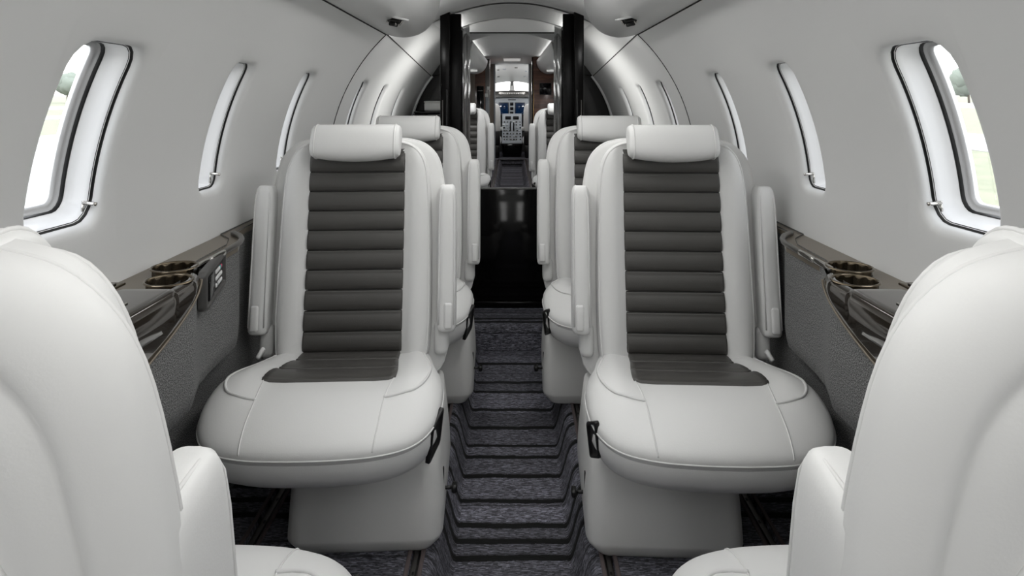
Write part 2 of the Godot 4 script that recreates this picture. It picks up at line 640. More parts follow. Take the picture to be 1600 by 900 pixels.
const SHOULDER := [Vector2(0.84, 0.12), Vector2(0.712, 0.12), Vector2(0.706, 0.118), Vector2(0.704, 0.100), Vector2(0.668, 0.100), Vector2(0.666, 0.118), Vector2(0.660, 0.12),
	Vector2(0.262, 0.12), Vector2(0.258, 0.118), Vector2(0.257, 0.104), Vector2(0.232, 0.104), Vector2(0.231, 0.119), Vector2(0.227, 0.121), Vector2(0.214, 0.118), Vector2(0.203, 0.109), Vector2(0.194, 0.095), Vector2(0.186, 0.07), Vector2(0.178, 0.04), Vector2(0.170, 0.014), Vector2(0.164, 0.003), Vector2(0.158, 0.0)]

func carpet_strip(prof: Array, side: float, d0: float, d1: float, called: String, parent: Node3D) -> void:
	var st := ms()
	var rows := []
	var uvs := []
	for d in [d0, d1]:
		var r := PackedVector3Array()
		var q := PackedVector2Array()
		var run := 0.0
		for i in prof.size():
			if i > 0: run += (prof[i] - prof[i - 1]).length()
			r.append(Vector3(side * prof[i].x, prof[i].y, -d))
			q.append(Vector2(run / 0.6 + (0.37 if side > 0 else 0.0), d / 2.4))
		rows.append(r)
		uvs.append(q)
	grid(st, rows, false, uvs)
	part(st, called, M.carpet, parent)

func build_floor() -> void:
	var f := struct("floor", "dark striped carpet with a sunken aisle")
	for s in [-1.0, 1.0]:
		carpet_strip(SHOULDER.slice(0, 13), s, -1.4, 11.5, "side_carpet", f)
		carpet_strip(SHOULDER.slice(12), s, -1.4, 11.5, "aisle_shoulder", f)
		for t in [[0.2445, 0.0125, 0.106], [0.686, 0.018, 0.102]]:
			var st := ms()
			box(st, Vector3(s * t[0], t[2] + 0.003, -5.05), Vector3(0.010, 0.012, 12.9))
			box(st, Vector3(s * t[0], t[2] - 0.001, -5.05), Vector3(t[1] * 2 - 0.004, 0.002, 12.9))
			var rail := part(st, "seat_track", M.steel, f)
			st = ms()
			for k in 40: rbox(st, Vector3(s * t[0], t[2] + 0.0095, -0.6 - k * 0.1), Vector3(0.006, 0.002, 0.012), 0.0009, 1)
			part(st, "track_stud", M.plastic, rail).set_meta("kind", "stuff")
			for e in [-1.0, 1.0]:
				st = ms()
				rbox(st, Vector3(s * t[0] + e * (t[1] + 0.0045), 0.1205, -5.05), Vector3(0.011, 0.006, 12.9), 0.0025, 2)
				part(st, "carpet_binding", M.binding, f)
	carpet_strip([Vector2(-0.16, 0.0), Vector2(-0.08, 0.0), Vector2(0.0, 0.0), Vector2(0.08, 0.0), Vector2(0.16, 0.0)], 1.0, -1.4, 11.5, "aisle_carpet", f)
	# carpeted step in front of the low black door
	var st := ms()
	var rows := []
	var uvs := []
	var prof := [Vector2(3.27, -0.01), Vector2(3.275, 0.05), Vector2(3.28, 0.095), Vector2(3.29, 0.113), Vector2(3.31, 0.121), Vector2(3.35, 0.122), Vector2(3.9, 0.122), Vector2(3.9, -0.01)]
	for x in [-0.2, 0.2]:
		var r := PackedVector3Array()
		var q := PackedVector2Array()
		var run := 0.0
		for i in prof.size():
			if i > 0: run += (prof[i] - prof[i - 1]).length()
			r.append(Vector3(x, prof[i].y, -prof[i].x))
			q.append(Vector2((x + 0.3) / 0.6, run / 2.4 + 0.3))
		rows.append(r)
		uvs.append(q)
	grid(st, rows, false, uvs)
	part(st, "carpet_step", M.carpet, f)
	# solid underneath
	st = ms()
	box(st, Vector3(0, -0.06, -6.0), Vector3(1.9, 0.08, 15.2))
	part(st, "underfloor", M.seam, f)
	# cockpit floor
	st = ms()
	rows = []
	uvs = []
	for x in [-0.85, 0.85]:
		var r := PackedVector3Array()
		var q := PackedVector2Array()
		for p in [Vector2(11.45, 0.0), Vector2(11.45, 0.11), Vector2(11.47, 0.12), Vector2(13.2, 0.12)]:
			r.append(Vector3(x, p.y, -p.x))
			q.append(Vector2(x / 0.6, (p.x + p.y) / 2.4))
		rows.append(r)
		uvs.append(q)
	grid(st, rows, false, uvs)
	part(st, "cockpit_floor", M.carpet, f)
	st = ms()
	box(st, Vector3(0, 0.122, -11.455), Vector3(0.6, 0.006, 0.02))
	part(st, "threshold_strip", M.steel, f)

const DADO := [Vector2(0.835, -1.4), Vector2(0.835, 0.94), Vector2(0.70, 1.0), Vector2(0.700, 1.425), Vector2(0.704, 1.445), Vector2(0.742, 1.55), Vector2(0.752, 1.62), Vector2(0.757, 1.79), Vector2(0.785, 1.87), Vector2(0.836, 1.93), Vector2(0.838, 2.2), Vector2(0.84, 3.2), Vector2(0.84, 5.5)]


func dado(side: float, parent: Node3D) -> void:
	var st := ms()
	for t in [0.0, 0.03]:
		for seg in [[0, 2], [2, 4], [4, 13]]:
			var rows := []
			for i in range(seg[0], mini(seg[1] + 1, DADO.size())):
				var p: Vector2 = DADO[i]
				var r := PackedVector3Array()
				for q in [[0.0, 1.0], [0.50, 1.0], [0.545, 0.93], [0.575, 0.5], [0.60, 0.07], [0.64, 0.0], [0.75, 0.0], [slab_top(p.y) - 0.010, 0.0]]: r.append(Vector3(side * (lerpf(p.x, maxf(p.x, 0.836), q[1]) + t), q[0], -p.y))
				rows.append(r)
			st.set_smooth_group(seg[0] + 1)
			grid(st, rows)
	st.set_smooth_group(0)
	part(st, "dado_panel", M.felt, parent)

func build_shell() -> void:
	# centre along the cabin, half width
	var wins := [[-0.5, 0.09], [0.08, 0.09], [0.65, 0.09], [1.272, 0.106], [1.885, 0.07], [2.48, 0.07], [3.40, 0.07], [3.97, 0.068], [4.60, 0.068]]
	var which := ["aftmost window behind the camera", "window beside the camera", "window beside the foreground seat", "largest window, nearest the camera", "second window from the camera", "third window from the camera", "first window past the wall seam", "second window past the wall seam", "last window before the dark bulkhead"]
	var n := 1
	for side in [-1.0, 1.0]:
		var nm := "left" if side < 0 else "right"
		var wall := struct("wall_" + nm, "off-white curved cabin side wall, " + nm)
		side_panel(side, -1.4, 3.0765, 0.8185, 0.8185, wins, wall)
		side_panel(side, 3.0835, 5.5, 0.8185, 0.67, wins, wall)
		upper_panel(side, wall)
		# dark backing that shows in the joints
		var st := ms()
		var rows := []
		for d in [3.06, 3.10]:
			var r := PackedVector3Array()
			for k in 15: r.append(wp(side, d, lerpf(-0.15, 0.9, k / 14.0), 0.006))
			rows.append(r)
		grid(st, rows)
		rows = []
		for i in 8:
			var d := lerpf(3.07, 5.5, i / 7.0)
			var r := PackedVector3Array()
			for k in 3: r.append(wp(side, d, lerpf(0.8185, 0.67, (d - 3.0815) / 2.4185) - 0.02 + 0.02 * k, 0.004))
			rows.append(r)
		grid(st, rows)
		rows = []
		for d in [-1.4, 1.2, 3.08]:
			var r := PackedVector3Array()
			for k in 3: r.append(wp(side, d, 0.80 + 0.03 * k, 0.004))
			rows.append(r)
		grid(st, rows)
		part(st, "joint_backing", M.seam, wall)
		var bead := PackedVector3Array()
		for k in 12: bead.append(wp(side, lerpf(-1.4, 3.08, k / 11.0), 0.8165, -0.0005))
		for k in 8:
			var d := lerpf(3.1, 5.48, k / 7.0)
			bead.append(wp(side, d, lerpf(0.8205, 0.6715, (d - 3.0815) / 2.4185), -0.0005))
		st = ms()
		tube(st, bead, 0.0032, 6)
		part(st, "joint_bead", M.seam, wall)
		bead = PackedVector3Array()
		for k in 15: bead.append(wp(side, 3.08, lerpf(-0.12, 0.8165, k / 14.0), 0.0))
		st = ms()
		tube(st, bead, 0.0026, 6)
		part(st, "joint_bead", M.seam, wall)
		dado(side, wall)
		for i in wins.size():
			window(n, side, wins[i], nm + " wall, " + which[i])
			n += 1
	var ceil := struct("ceiling", "off-white arched ceiling with overhead service panels")
	ceiling_panel(-1.4, 3.70, 0.45, 0.0, ceil)
	ceiling_panel(3.703, 4.40, 0.45, 0.006, ceil)
	ceiling_panel(4.403, 5.5, 0.45, 0.012, ceil)
	ceiling_panel(5.56, 11.4, 0.7, 0.0, ceil, 0.1)
	for s in [-1.0, 1.0]:
		overhead(s, -1.4, 3.0785, ceil)
		overhead(s, 5.56, 9.02, ceil, 1.745)
	var st := ms()
	box(st, Vector3(0, 1.92, -5.8), Vector3(1.9, 0.06, 15.0))
	part(st, "roof", M.seam, ceil)
	# aft bulkhead behind the camera
	var back := struct("wall_back", "off-white aft bulkhead behind the camera")
	st = ms()
	box(st, Vector3(0, 0.93, 1.43), Vector3(1.95, 2.0, 0.06))
	part(st, "bulkhead_panel", M.wall, back)
	# forward bulkhead with its doorway: glossy black
	var front := struct("wall_front", "glossy black forward bulkhead with a doorway")
	for s in [-1.0, 1.0]:
		var poly := PackedVector2Array([Vector2(s * 0.357, 0.0), Vector2(s * 0.357, 1.80), Vector2(s * 0.45, 1.80)])
		for k in 11:
			var p := wp(s, 5.5, lerpf(1.05, -0.15, k / 10.0), 0.02)
			poly.append(Vector2(p.x, p.y))
		poly.append(Vector2(s * 0.83, 0.0))
		st = ms()
		prism(st, poly, -5.5, -5.56)
		part(st, "bulkhead_panel", M.black, front)
		st = ms()
		var path := PackedVector3Array()
		for k in 15: path.append(wp(s, 5.485, lerpf(0.68, -0.1, k / 14.0), -0.006))
		tube(st, path, 0.012, 8)
		part(st, "edge_trim", M.reveal, front)
	st = ms()
	box(st, Vector3(0, 1.86, -5.53), Vector3(0.75, 0.09, 0.058))
	part(st, "header", M.white, front)
	# flat-bottomed white header between the closets, under the arch of the ceiling
	st = ms()
	var arch := PackedVector2Array([Vector2(0.288, 1.712), Vector2(-0.288, 1.712)])
	for k in 13:
		var x := lerpf(-0.288, 0.288, k / 12.0)
		arch.append(Vector2(x, 1.808 - 0.55 * x * x))
	prism(st, arch, -4.41, -4.45)
	part(st, "header", M.ceiling, ceil)
	st = ms()
	box(st, Vector3(0, 1.709, -4.43), Vector3(0.576, 0.006, 0.046))
	part(st, "header_strip", M.seam, ceil)
	# forward cabin walls
	for s in [-1.0, 1.0]:
		var fw := struct("wall_forward_" + ("left" if s < 0 else "right"), "off-white side wall of the forward cabin")
		st = ms()
		for o in [0.0, 0.05]:
			# with three window openings
			var zs := [5.56, 6.2, 6.45, 7.1, 7.35, 8.0, 8.25, 11.5]
			for i in 7:
				for b in [[0.0, 0.98], [0.98, 1.34], [1.34, 1.9]]:
					if i % 2 == 1 and b[0] == 0.98: continue
					var r := []
					for d in [zs[i], zs[i + 1]]: r.append(PackedVector3Array([Vector3(s * (0.83 + o), b[0], -d), Vector3(s * (0.83 + o), b[1], -d)]))
					grid(st, r)
		part(st, "side_panel", M.wall, fw)
		for k in 3:
			st = ms()
			box(st, Vector3(s * 0.875, 1.16, -(6.325 + 0.9 * k)), Vector3(0.006, 0.36, 0.25))
			part(st, "pane", M.glass, fw)

# ------------------------------------------------------------------ passenger seat
# local axes: +z is the way the seat faces, z = 0 where back and cushion meet, y = 0 the side floor. sa = +1 when the aisle is on +x.
const BACK_TILT := -0.155
const JOIN_Y := 0.376
const PAD := [Vector2(0, 0.662), Vector2(0.08, 0.661), Vector2(0.145, 0.655), Vector2(0.188, 0.636), Vector2(0.216, 0.595), Vector2(0.230, 0.52), Vector2(0.236, 0.38), Vector2(0.239, 0.2), Vector2(0.237, 0.06), Vector2(0.222, -0.03), Vector2(0.15, -0.06), Vector2(0, -0.06)]
const SHELL := [Vector2(0, 0.674), Vector2(0.09, 0.673), Vector2(0.165, 0.667), Vector2(0.218, 0.648), Vector2(0.257, 0.602), Vector2(0.276, 0.52), Vector2(0.287, 0.38), Vector2(0.294, 0.2), Vector2(0.292, 0.04), Vector2(0.270, -0.06), Vector2(0.18, -0.10), Vector2(0, -0.10)]
const CUSHION := [Vector2(0, -0.06), Vector2(0.14, -0.06), Vector2(0.215, -0.045), Vector2(0.245, 0.02), Vector2(0.268, 0.12), Vector2(0.288, 0.22), Vector2(0.298, 0.31), Vector2(0.293, 0.40), Vector2(0.268, 0.465), Vector2(0.222, 0.51), Vector2(0.15, 0.535), Vector2(0.07, 0.544), Vector2(0, 0.546)]
const HUB := Vector2(0, 0.26)
var cushion_line: PackedVector2Array

func back_frame() -> Transform3D:
	return Transform3D(Basis(Vector3.RIGHT, BACK_TILT), Vector3(0, JOIN_Y, 0))

func cushion_base(x: float, z: float) -> float:
	var y := JOIN_Y + 0.052 * smoothstep(-0.02, 0.36, z) - 0.02 * smoothstep(0.36, 0.56, z)
	y += 0.022 * smoothstep(0.14, 0.22, absf(x)) * (1.0 - smoothstep(0.30, 0.50, z))
	return y

func cushion_at(dir_end: Vector2, s: float) -> Vector3:
	var p := HUB + (dir_end - HUB) * s
	var front := smoothstep(0.30, 0.50, dir_end.y)
	var s0 := lerpf(0.74, 0.50, front)
	var drop := lerpf(0.062, 0.054, front)
	var q := clampf((s - s0) / (1.0 - s0), 0.0, 1.0)
	return Vector3(p.x, cushion_base(p.x, p.y) - drop * (1.0 - sqrt(maxf(0.0, 1.0 - q * q))), p.y)

func on_cushion(x: float, z: float, lift := 0.0) -> Vector3:
	var dir := Vector2(x, z) - HUB
	if dir.length() < 0.001: return Vector3(x, cushion_base(x, z) + lift, z)
	var n := cushion_line.size()
	for i in n:
		var hit = Geometry2D.segment_intersects_segment(HUB, HUB + dir.normalized() * 2.0, cushion_line[i], cushion_line[(i + 1) % n])
		if hit != null:
			var s: float = minf(dir.length() / (hit - HUB).length(), 0.998)
			return cushion_at(hit, s) + Vector3(0, lift, 0)
	return Vector3(x, cushion_base(x, z) + lift, z)

func pad_w(x: float, v: float) -> float:
	return 0.024 * smoothstep(0.145, 0.185, absf(x)) + 0.010 * smoothstep(0.32, 0.05, v) - 0.004

var seat_mesh := {}

func ring2(o: PackedVector2Array, w: float) -> PackedVector3Array:
	var r := PackedVector3Array()
	for p in o: r.append(Vector3(p.x, p.y, w))
	return r

func seat_meshes() -> void:
	cushion_line = mirrored(CUSHION, 4)
	# cushion
	var st := ms()
	var rows := []
	for s in [0.02, 0.15, 0.3, 0.42, 0.52, 0.6, 0.68, 0.75, 0.81, 0.86, 0.905, 0.94, 0.965, 0.982, 0.993, 1.0]:
		var r := PackedVector3Array()
		for p in cushion_line: r.append(cushion_at(p, s))
		rows.append(r)
	var under := PackedVector3Array()
	for p in rows[15]: under.append(Vector3(p.x * 0.985, p.y - 0.02, (p.z - HUB.y) * 0.985 + HUB.y))
	rows.append(under)
	grid(st, rows, true)
	cap(st, rows[0], true)
	cap(st, under)
	seat_mesh.cushion = fin(st)
	# seams of the cushion
	for s in [-1.0, 1.0]:
		st = ms()
		var path := PackedVector3Array()
		for p in spline([Vector2(0.222, 0.035), Vector2(0.242, 0.12), Vector2(0.257, 0.21), Vector2(0.261, 0.29), Vector2(0.252, 0.345), Vector2(0.228, 0.382), Vector2(0.19, 0.398), Vector2(0.156, 0.402)], 6):
			path.append(on_cushion(s * p.x, p.y, 0.001))
		tube(st, path, 0.0036, 6)
		seat_mesh["bolster%d" % int(s)] = fin(st)
		st = ms()
		path = PackedVector3Array()
		for p in spline([Vector2(0.170, 0.30), Vector2(0.162, 0.36), Vector2(0.157, 0.42), Vector2(0.155, 0.48), Vector2(0.152, 0.52), Vector2(0.150, 0.534)], 8):
			path.append(on_cushion(s * p.x, p.y, 0.0))
		tube(st, path, 0.0021, 5)
		seat_mesh["seam%d" % int(s)] = fin(st)
	st = ms()
	var welt := PackedVector3Array()
	for p in cushion_line:
		var q := cushion_at(p, 1.0)
		welt.append(q + Vector3(0, -0.004, 0))
	tube(st, welt, 0.0022, 6, true)
	seat_mesh.welt = fin(st)
	# dark inlay of the cushion: three channels
	for c in 3:
		st = ms()
		rows = []
		var z0 := -0.035 + c * 0.115
		for k in 10:
			var t: float = [0.0, 0.03, 0.12, 0.3, 0.55, 0.8, 0.88, 0.91, 0.97, 1.0][k]
			var lift: float = [-0.003, 0.0015, 0.005, 0.0075, 0.008, 0.006, 0.003, 0.0042, 0.0036, -0.003][k]
			var z := z0 + 0.115 * t
			var hw := lerpf(0.148, 0.174, smoothstep(0.0, 0.31, z))
			var r := PackedVector3Array()
			for q in [-1.0, -0.99, -0.9, -0.6, -0.3, 0.0, 0.3, 0.6, 0.9, 0.99, 1.0]:
				r.append(on_cushion(hw * q, z, lift + 0.0025 if absf(q) < 0.995 else -0.004))
			rows.append(r)
		grid(st, rows)
		seat_mesh["inlay%d" % c] = fin(st)
	# pan under the cushion
	st = ms()
	rows = []
	for q in [[0.362, 0.012], [0.358, 0.005], [0.350, 0.003], [0.325, 0.004], [0.300, 0.012], [0.280, 0.026], [0.266, 0.046], [0.258, 0.075], [0.256, 0.10]]:
		var r := PackedVector3Array()
		for p in inset(cushion_line, HUB, 0.298, 0.306, q[1]): r.append(Vector3(p.x, q[0] + 0.012 * (1.0 - smoothstep(-0.05, 0.4, p.y)) , p.y))
		rows.append(r)
	loft(st, rows)
	seat_mesh.pan = fin(st)
	# back pad
	var pl := mirrored(PAD, 4)
	var pc := Vector2(0, 0.30)
	st = ms()
	rows = []
	for q in [[0.0, -0.055], [0.0, -0.02], [0.0, 0.0], [0.003, 0.009], [0.008, 0.015], [0.016, 0.0195], [0.03, 0.0225], [0.05, 0.024], [0.068, 0.024], [0.085, 0.024], [0.10, 0.024], [0.13, 0.024], [0.18, 0.024], [0.232, 0.024]]:
		var r := PackedVector3Array()
		for p in inset(pl, pc, 0.239, 0.362, q[0]):
			var w: float = q[1]
			if q[0] >= 0.016: w = pad_w(p.x, p.y) - 0.020 + q[1] - (0.004 if q[0] > 0.12 else 0.0)
			elif q[0] > 0: w += (pad_w(p.x, p.y) - 0.020) * q[0] / 0.016
			r.append(Vector3(p.x, p.y, w))
		rows.append(r)
	grid(st, rows, true)
	cap(st, rows[rows.size() - 1])
	seat_mesh.pad = fin(st)
	st = ms()
	var path := PackedVector3Array()
	for p in inset(pl, pc, 0.239, 0.362, 0.006): path.append(Vector3(p.x, p.y, 0.0125 + (pad_w(p.x, p.y) - 0.020) * 0.4))
	tube(st, path, 0.0034, 6, true)
	seat_mesh.pad_welt = fin(st)
	# one quilted channel of the dark inlay
	st = ms()
	rows = []
	for k in 10:
		var t: float = [0.0, 0.02, 0.1, 0.3, 0.55, 0.78, 0.875, 0.9, 0.965, 1.0][k]
		var lift: float = [-0.0045, 0.0005, 0.0055, 0.009, 0.009, 0.006, 0.003, 0.0034, 0.002, -0.001][k]
		var r := PackedVector3Array()
		for x in [-0.152, -0.1505, -0.145, -0.11, -0.05, 0.0, 0.05, 0.11, 0.145, 0.1505, 0.152]:
			r.append(Vector3(x, -0.0002 + 0.0614 * t, lift if absf(x) < 0.1515 else -0.007))
		rows.append(r)
	grid(st, rows)
	seat_mesh.channel = fin(st)
	st = ms()
	rows = []
	for k in 12:
		var v := -0.03 + 0.66 * k / 11.0
		var r := PackedVector3Array()
		for x in [-0.1505, 0.0, 0.1505]: r.append(Vector3(x, v, pad_w(0.0, v) + 0.0035 if x == 0.0 else pad_w(0.0, v) + 0.003))
		rows.append(r)
	grid(st, rows)
	seat_mesh.backing = fin(st)
	st = ms()
	for k in 9:
		var v := 0.006 + 0.061 * (k + 1)
		tube(st, PackedVector3Array([Vector3(-0.1495, v, pad_w(0.0, v) + 0.0045), Vector3(0.0, v, pad_w(0.0, v) + 0.0045), Vector3(0.1495, v, pad_w(0.0, v) + 0.0045)]), 0.0021, 6)
	seat_mesh.stitching = fin(st)
	# shell behind the pad
	var sl := mirrored(SHELL, 4)
	st = ms()
	rows = []
	for q in [[0.15, -0.036], [0.05, -0.036], [0.014, -0.037], [0.004, -0.041], [0.0, -0.050], [0.0, -0.066], [0.003, -0.076], [0.010, -0.086], [0.020, -0.093], [0.032, -0.097], [0.042, -0.0985], [0.046, -0.0955], [0.050, -0.0975], [0.058, -0.1025], [0.075, -0.107], [0.12, -0.110], [0.2, -0.112]]:
		rows.append(ring2(inset(sl, pc, 0.294, 0.387, q[0]), q[1]))
	loft(st, rows)
	seat_mesh.shell = fin(st)
	st = ms()
	tube(st, ring2(inset(sl, pc, 0.294, 0.387, 0.004), -0.044), 0.0032, 6, true)
	seat_mesh.shell_welt = fin(st)
	# lower panel let into the back of the shell
	st = ms()
	var bl := mirrored([Vector2(0, 0.57), Vector2(0.07, 0.563), Vector2(0.135, 0.535), Vector2(0.185, 0.47), Vector2(0.215, 0.37), Vector2(0.225, 0.22), Vector2(0.225, 0.06), Vector2(0.205, -0.02), Vector2(0.1, -0.05), Vector2(0, -0.05)], 5)
	rows = []
	for q in [[0.0, -0.09], [0.0, -0.112], [0.002, -0.1165], [0.007, -0.119], [0.02, -0.1195], [0.1, -0.120]]: rows.append(ring2(inset(bl, Vector2(0, 0.25), 0.225, 0.31, q[0]), q[1]))
	loft(st, rows)
	seat_mesh.back_panel = fin(st)
	st = ms()
	tube(st, ring2(inset(bl, Vector2(0, 0.25), 0.225, 0.31, -0.004), -0.110), 0.0035, 6, true)
	seat_mesh.panel_welt = fin(st)
	# headrest
	st = ms()
	rows = []
	for q in [[-0.139, 0.70], [-0.1375, 0.86], [-0.134, 0.93], [-0.128, 0.975], [-0.118, 1.0], [-0.08, 1.0], [-0.04, 1.0], [0.0, 1.0], [0.04, 1.0], [0.08, 1.0], [0.118, 1.0], [0.128, 0.975], [0.134, 0.93], [0.1375, 0.86], [0.139, 0.70]]: rows.append(head_ring(q[0], q[1]))
	loft(st, rows)
	seat_mesh.headrest = fin(st)
	for s in [-1.0, 1.0]:
		st = ms()
		var hp := PackedVector3Array()
		for p in head_ring(0.1235 * s, 0.995): hp.append(p)
		tube(st, hp, 0.0027, 6, true)
		seat_mesh["head_welt%d" % int(s)] = fin(st)
	# raised armrest
	st = ms()
	rows = []
	for q in [[0.062, 0.70], [0.065, 0.85], [0.072, 0.95], [0.085, 1.0], [0.2, 1.0], [0.35, 0.99], [0.45, 0.97], [0.48, 0.94], [0.497, 0.88], [0.508, 0.76], [0.514, 0.58]]:
		var r := PackedVector3Array()
		var f: float = q[1]
		for p in rrect(0.029 * f, 0.052 * lerpf(f, 1.0, 0.3), 0.02 * f, 4): r.append(Vector3(p.x, q[0], -p.y))
		rows.append(r)
	loft(st, rows)
	seat_mesh.arm = fin(st)
	for s in [-1.0, 1.0]:
		st = ms()
		tube(st, PackedVector3Array([Vector3(s * 0.0235, 0.085, 0.048), Vector3(s * 0.0235, 0.2, 0.048), Vector3(s * 0.0232, 0.35, 0.0478), Vector3(s * 0.0225, 0.45, 0.047), Vector3(s * 0.0205, 0.484, 0.0455), Vector3(s * 0.015, 0.505, 0.040), Vector3(s * 0.0135, 0.5125, 0.02), Vector3(s * 0.013, 0.514, -0.01), Vector3(s * 0.0135, 0.512, -0.032), Vector3(s * 0.018, 0.503, -0.0435), Vector3(s * 0.0215, 0.482, -0.047), Vector3(s * 0.0232, 0.44, -0.048), Vector3(s * 0.0238, 0.3, -0.0485), Vector3(s * 0.0238, 0.09, -0.0485)]), 0.0024, 6)
		seat_mesh["arm_welt%d" % int(s)] = fin(st)
	st = ms()
	rbox(st, Vector3.ZERO, Vector3(0.026, 0.078, 0.016), 0.0075, 3)
	seat_mesh.lever = fin(st)
	# hinge block below each armrest
	st = ms()
	rbox(st, Vector3.ZERO, Vector3(0.045, 0.10, 0.10), 0.018, 3)
	seat_mesh.hinge = fin(st)
	# black release handle in the side of the pan: lozenge bezel with a recessed paddle
	st = ms()
	rows = []
	var lz := PackedVector2Array()
	for p in rrect(0.030, 0.046, 0.008, 3): lz.append(Vector2(p.x, p.y + p.x * 0.5))
	for q in [[0.0, -0.006], [0.0, 0.003], [0.002, 0.005], [0.008, 0.005], [0.010, 0.001], [0.02, 0.0005]]:
		rows.append(ring2(inset(lz, Vector2.ZERO, 0.030, 0.05, q[0]), q[1]))
	loft(st, rows)
	seat_mesh.bezel = fin(st)
	st = ms()
	rbox(st, Vector3(0, -0.006, 0.002), Vector3(0.026, 0.045, 0.008), 0.003, 2)
	seat_mesh.paddle = fin(st)
	# pedestal
	for s in [-1.0, 1.0]:
		st = ms()
		rows = []
		for q in [[0.0, 0.172, 0.215, 0.03], [0.006, 0.176, 0.22, 0.032], [0.034, 0.197, 0.238, 0.04], [0.044, 0.2, 0.24, 0.042], [0.12, 0.197, 0.232, 0.045], [0.2, 0.19, 0.222, 0.045], [0.29, 0.18, 0.21, 0.045]]:
			var r := PackedVector3Array()
			for p in rrect(q[1], q[2], q[3], 3): r.append(Vector3(p.x + s * 0.098, q[0], 0.125 - p.y))
			rows.append(r)
		loft(st, rows)
		seat_mesh["pedestal%d" % int(s)] = fin(st)
	st = ms()
	tube(st, PackedVector3Array([Vector3(-0.02, 0, 0), Vector3(0.012, 0, 0)]), 0.005, 8)
	XF = Transform3D(Basis(Vector3.FORWARD, 0.0), Vector3(0.016, 0, 0))
	rbox(st, Vector3.ZERO, Vector3(0.016, 0.022, 0.03), 0.006, 2)
	XF = Transform3D()
	seat_mesh.pedal = fin(st)
	st = ms()
	rbox(st, Vector3.ZERO, Vector3(0.004, 0.075, 0.012), 0.0018, 2)
	seat_mesh.slot = fin(st)
	# belt stub
	st = ms()
	rbox(st, Vector3.ZERO, Vector3(0.012, 0.035, 0.05), 0.005, 2)
	seat_mesh.buckle = fin(st)

func head_ring(x: float, f: float) -> PackedVector3Array:
	var r := PackedVector3Array()
	var sag := 1.0 - pow(x / 0.139, 2.0)
	for j in 28:
		var a := TAU * j / 28
		var cy := signf(sin(a)) * pow(absf(sin(a)), 0.72)
		var cz := signf(cos(a)) * pow(absf(cos(a)), 0.8)
		var hh := 0.054 if sin(a) > 0 else 0.052 + 0.014 * sag
		r.append(Vector3(x, 0.652 + cy * hh * f, 0.036 + cz * (0.046 + 0.006 * sag) * f - 0.022 * cy * 0.5))
	return r

func make_seat(sa: float, label: String) -> Node3D:
	var t := thing("passenger_seat", label, "seat")
	var k := int(sa)
	var ped := put(seat_mesh["pedestal%d" % k], "pedestal", M.pedestal, t)
	put(seat_mesh.pedal, "pedal", M.plastic, ped, Transform3D(Basis(Vector3.UP, 0.0 if sa > 0 else PI), Vector3(sa * 0.306, 0.075, 0.20)))
	put(seat_mesh.slot, "lever_slot", M.plastic, ped, Transform3D(Basis(), Vector3(sa * 0.2935, 0.115, 0.235)))
	var pan := put(seat_mesh.pan, "seat_pan", M.shell, t)
	var bz := put(seat_mesh.bezel, "release_handle", M.plastic, pan, Transform3D(Basis(Vector3.UP, sa * 1.2) * Basis(Vector3.RIGHT, 0.12), Vector3(sa * 0.284, 0.335, 0.415)))
	bz.set_meta("label", "black lozenge-shaped release handle")
	var cu := put(seat_mesh.cushion, "seat_cushion", M.leather, t)
	for s in [-1, 1]:
		put(seat_mesh["bolster%d" % s], "piping", M.leather_trim, cu)
		put(seat_mesh["seam%d" % s], "seam", M.leather_trim, cu)
	put(seat_mesh.welt, "piping", M.leather_trim, cu)
	for c in 3: put(seat_mesh["inlay%d" % c], "dark_channel", M.dark_leather, cu)
	var bf := back_frame()
	var sh := put(seat_mesh.shell, "back_shell", M.shell, t, bf)
	put(seat_mesh.shell_welt, "piping", M.leather_trim, sh)
	put(seat_mesh.back_panel, "back_panel", M.shell, sh)
	put(seat_mesh.panel_welt, "panel_piping", M.leather_trim, sh)
	var pad := put(seat_mesh.pad, "backrest", M.leather, t, bf)
	put(seat_mesh.pad_welt, "piping", M.leather_trim, pad)
	put(seat_mesh.backing, "inlay_backing", M.dark_leather, pad)
	put(seat_mesh.stitching, "stitched_seams", M.seam, pad).set_meta("kind", "stuff")
	for c in 10:
		var v := 0.006 + 0.061 * c
		put(seat_mesh.channel, "dark_channel", M.dark_leather, pad, Transform3D(Basis(), Vector3(0, v, pad_w(0.0, v + 0.03) + 0.0045)))
	var hr := put(seat_mesh.headrest, "headrest", M.leather, t, bf)
	for s in [-1, 1]: put(seat_mesh["head_welt%d" % s], "piping", M.leather_trim, hr)
	for s in [-1.0, 1.0]:
		var am := put(seat_mesh.arm, "armrest", M.leather, t, bf * Transform3D(Basis(), Vector3(s * 0.288, 0, -0.018)))
		for e in [-1, 1]: put(seat_mesh["arm_welt%d" % e], "piping", M.leather_trim, am)
		put(seat_mesh.lever, "release_lever", M.leather_trim, am, Transform3D(Basis(), Vector3(s * 0.006, 0.112, 0.05)))
		put(seat_mesh.hinge, "armrest_hinge", M.shell, t, bf * Transform3D(Basis(), Vector3(s * 0.27, 0.035, -0.06)))
	put(seat_mesh.buckle, "belt_buckle", M.leather_trim, t, Transform3D(Basis(Vector3.FORWARD, 0.5 * sa) * Basis(Vector3.RIGHT, -0.5), Vector3(-sa * 0.262, 0.40, 0.05)))
	return t

var seat_l: Node3D
var seat_r: Node3D

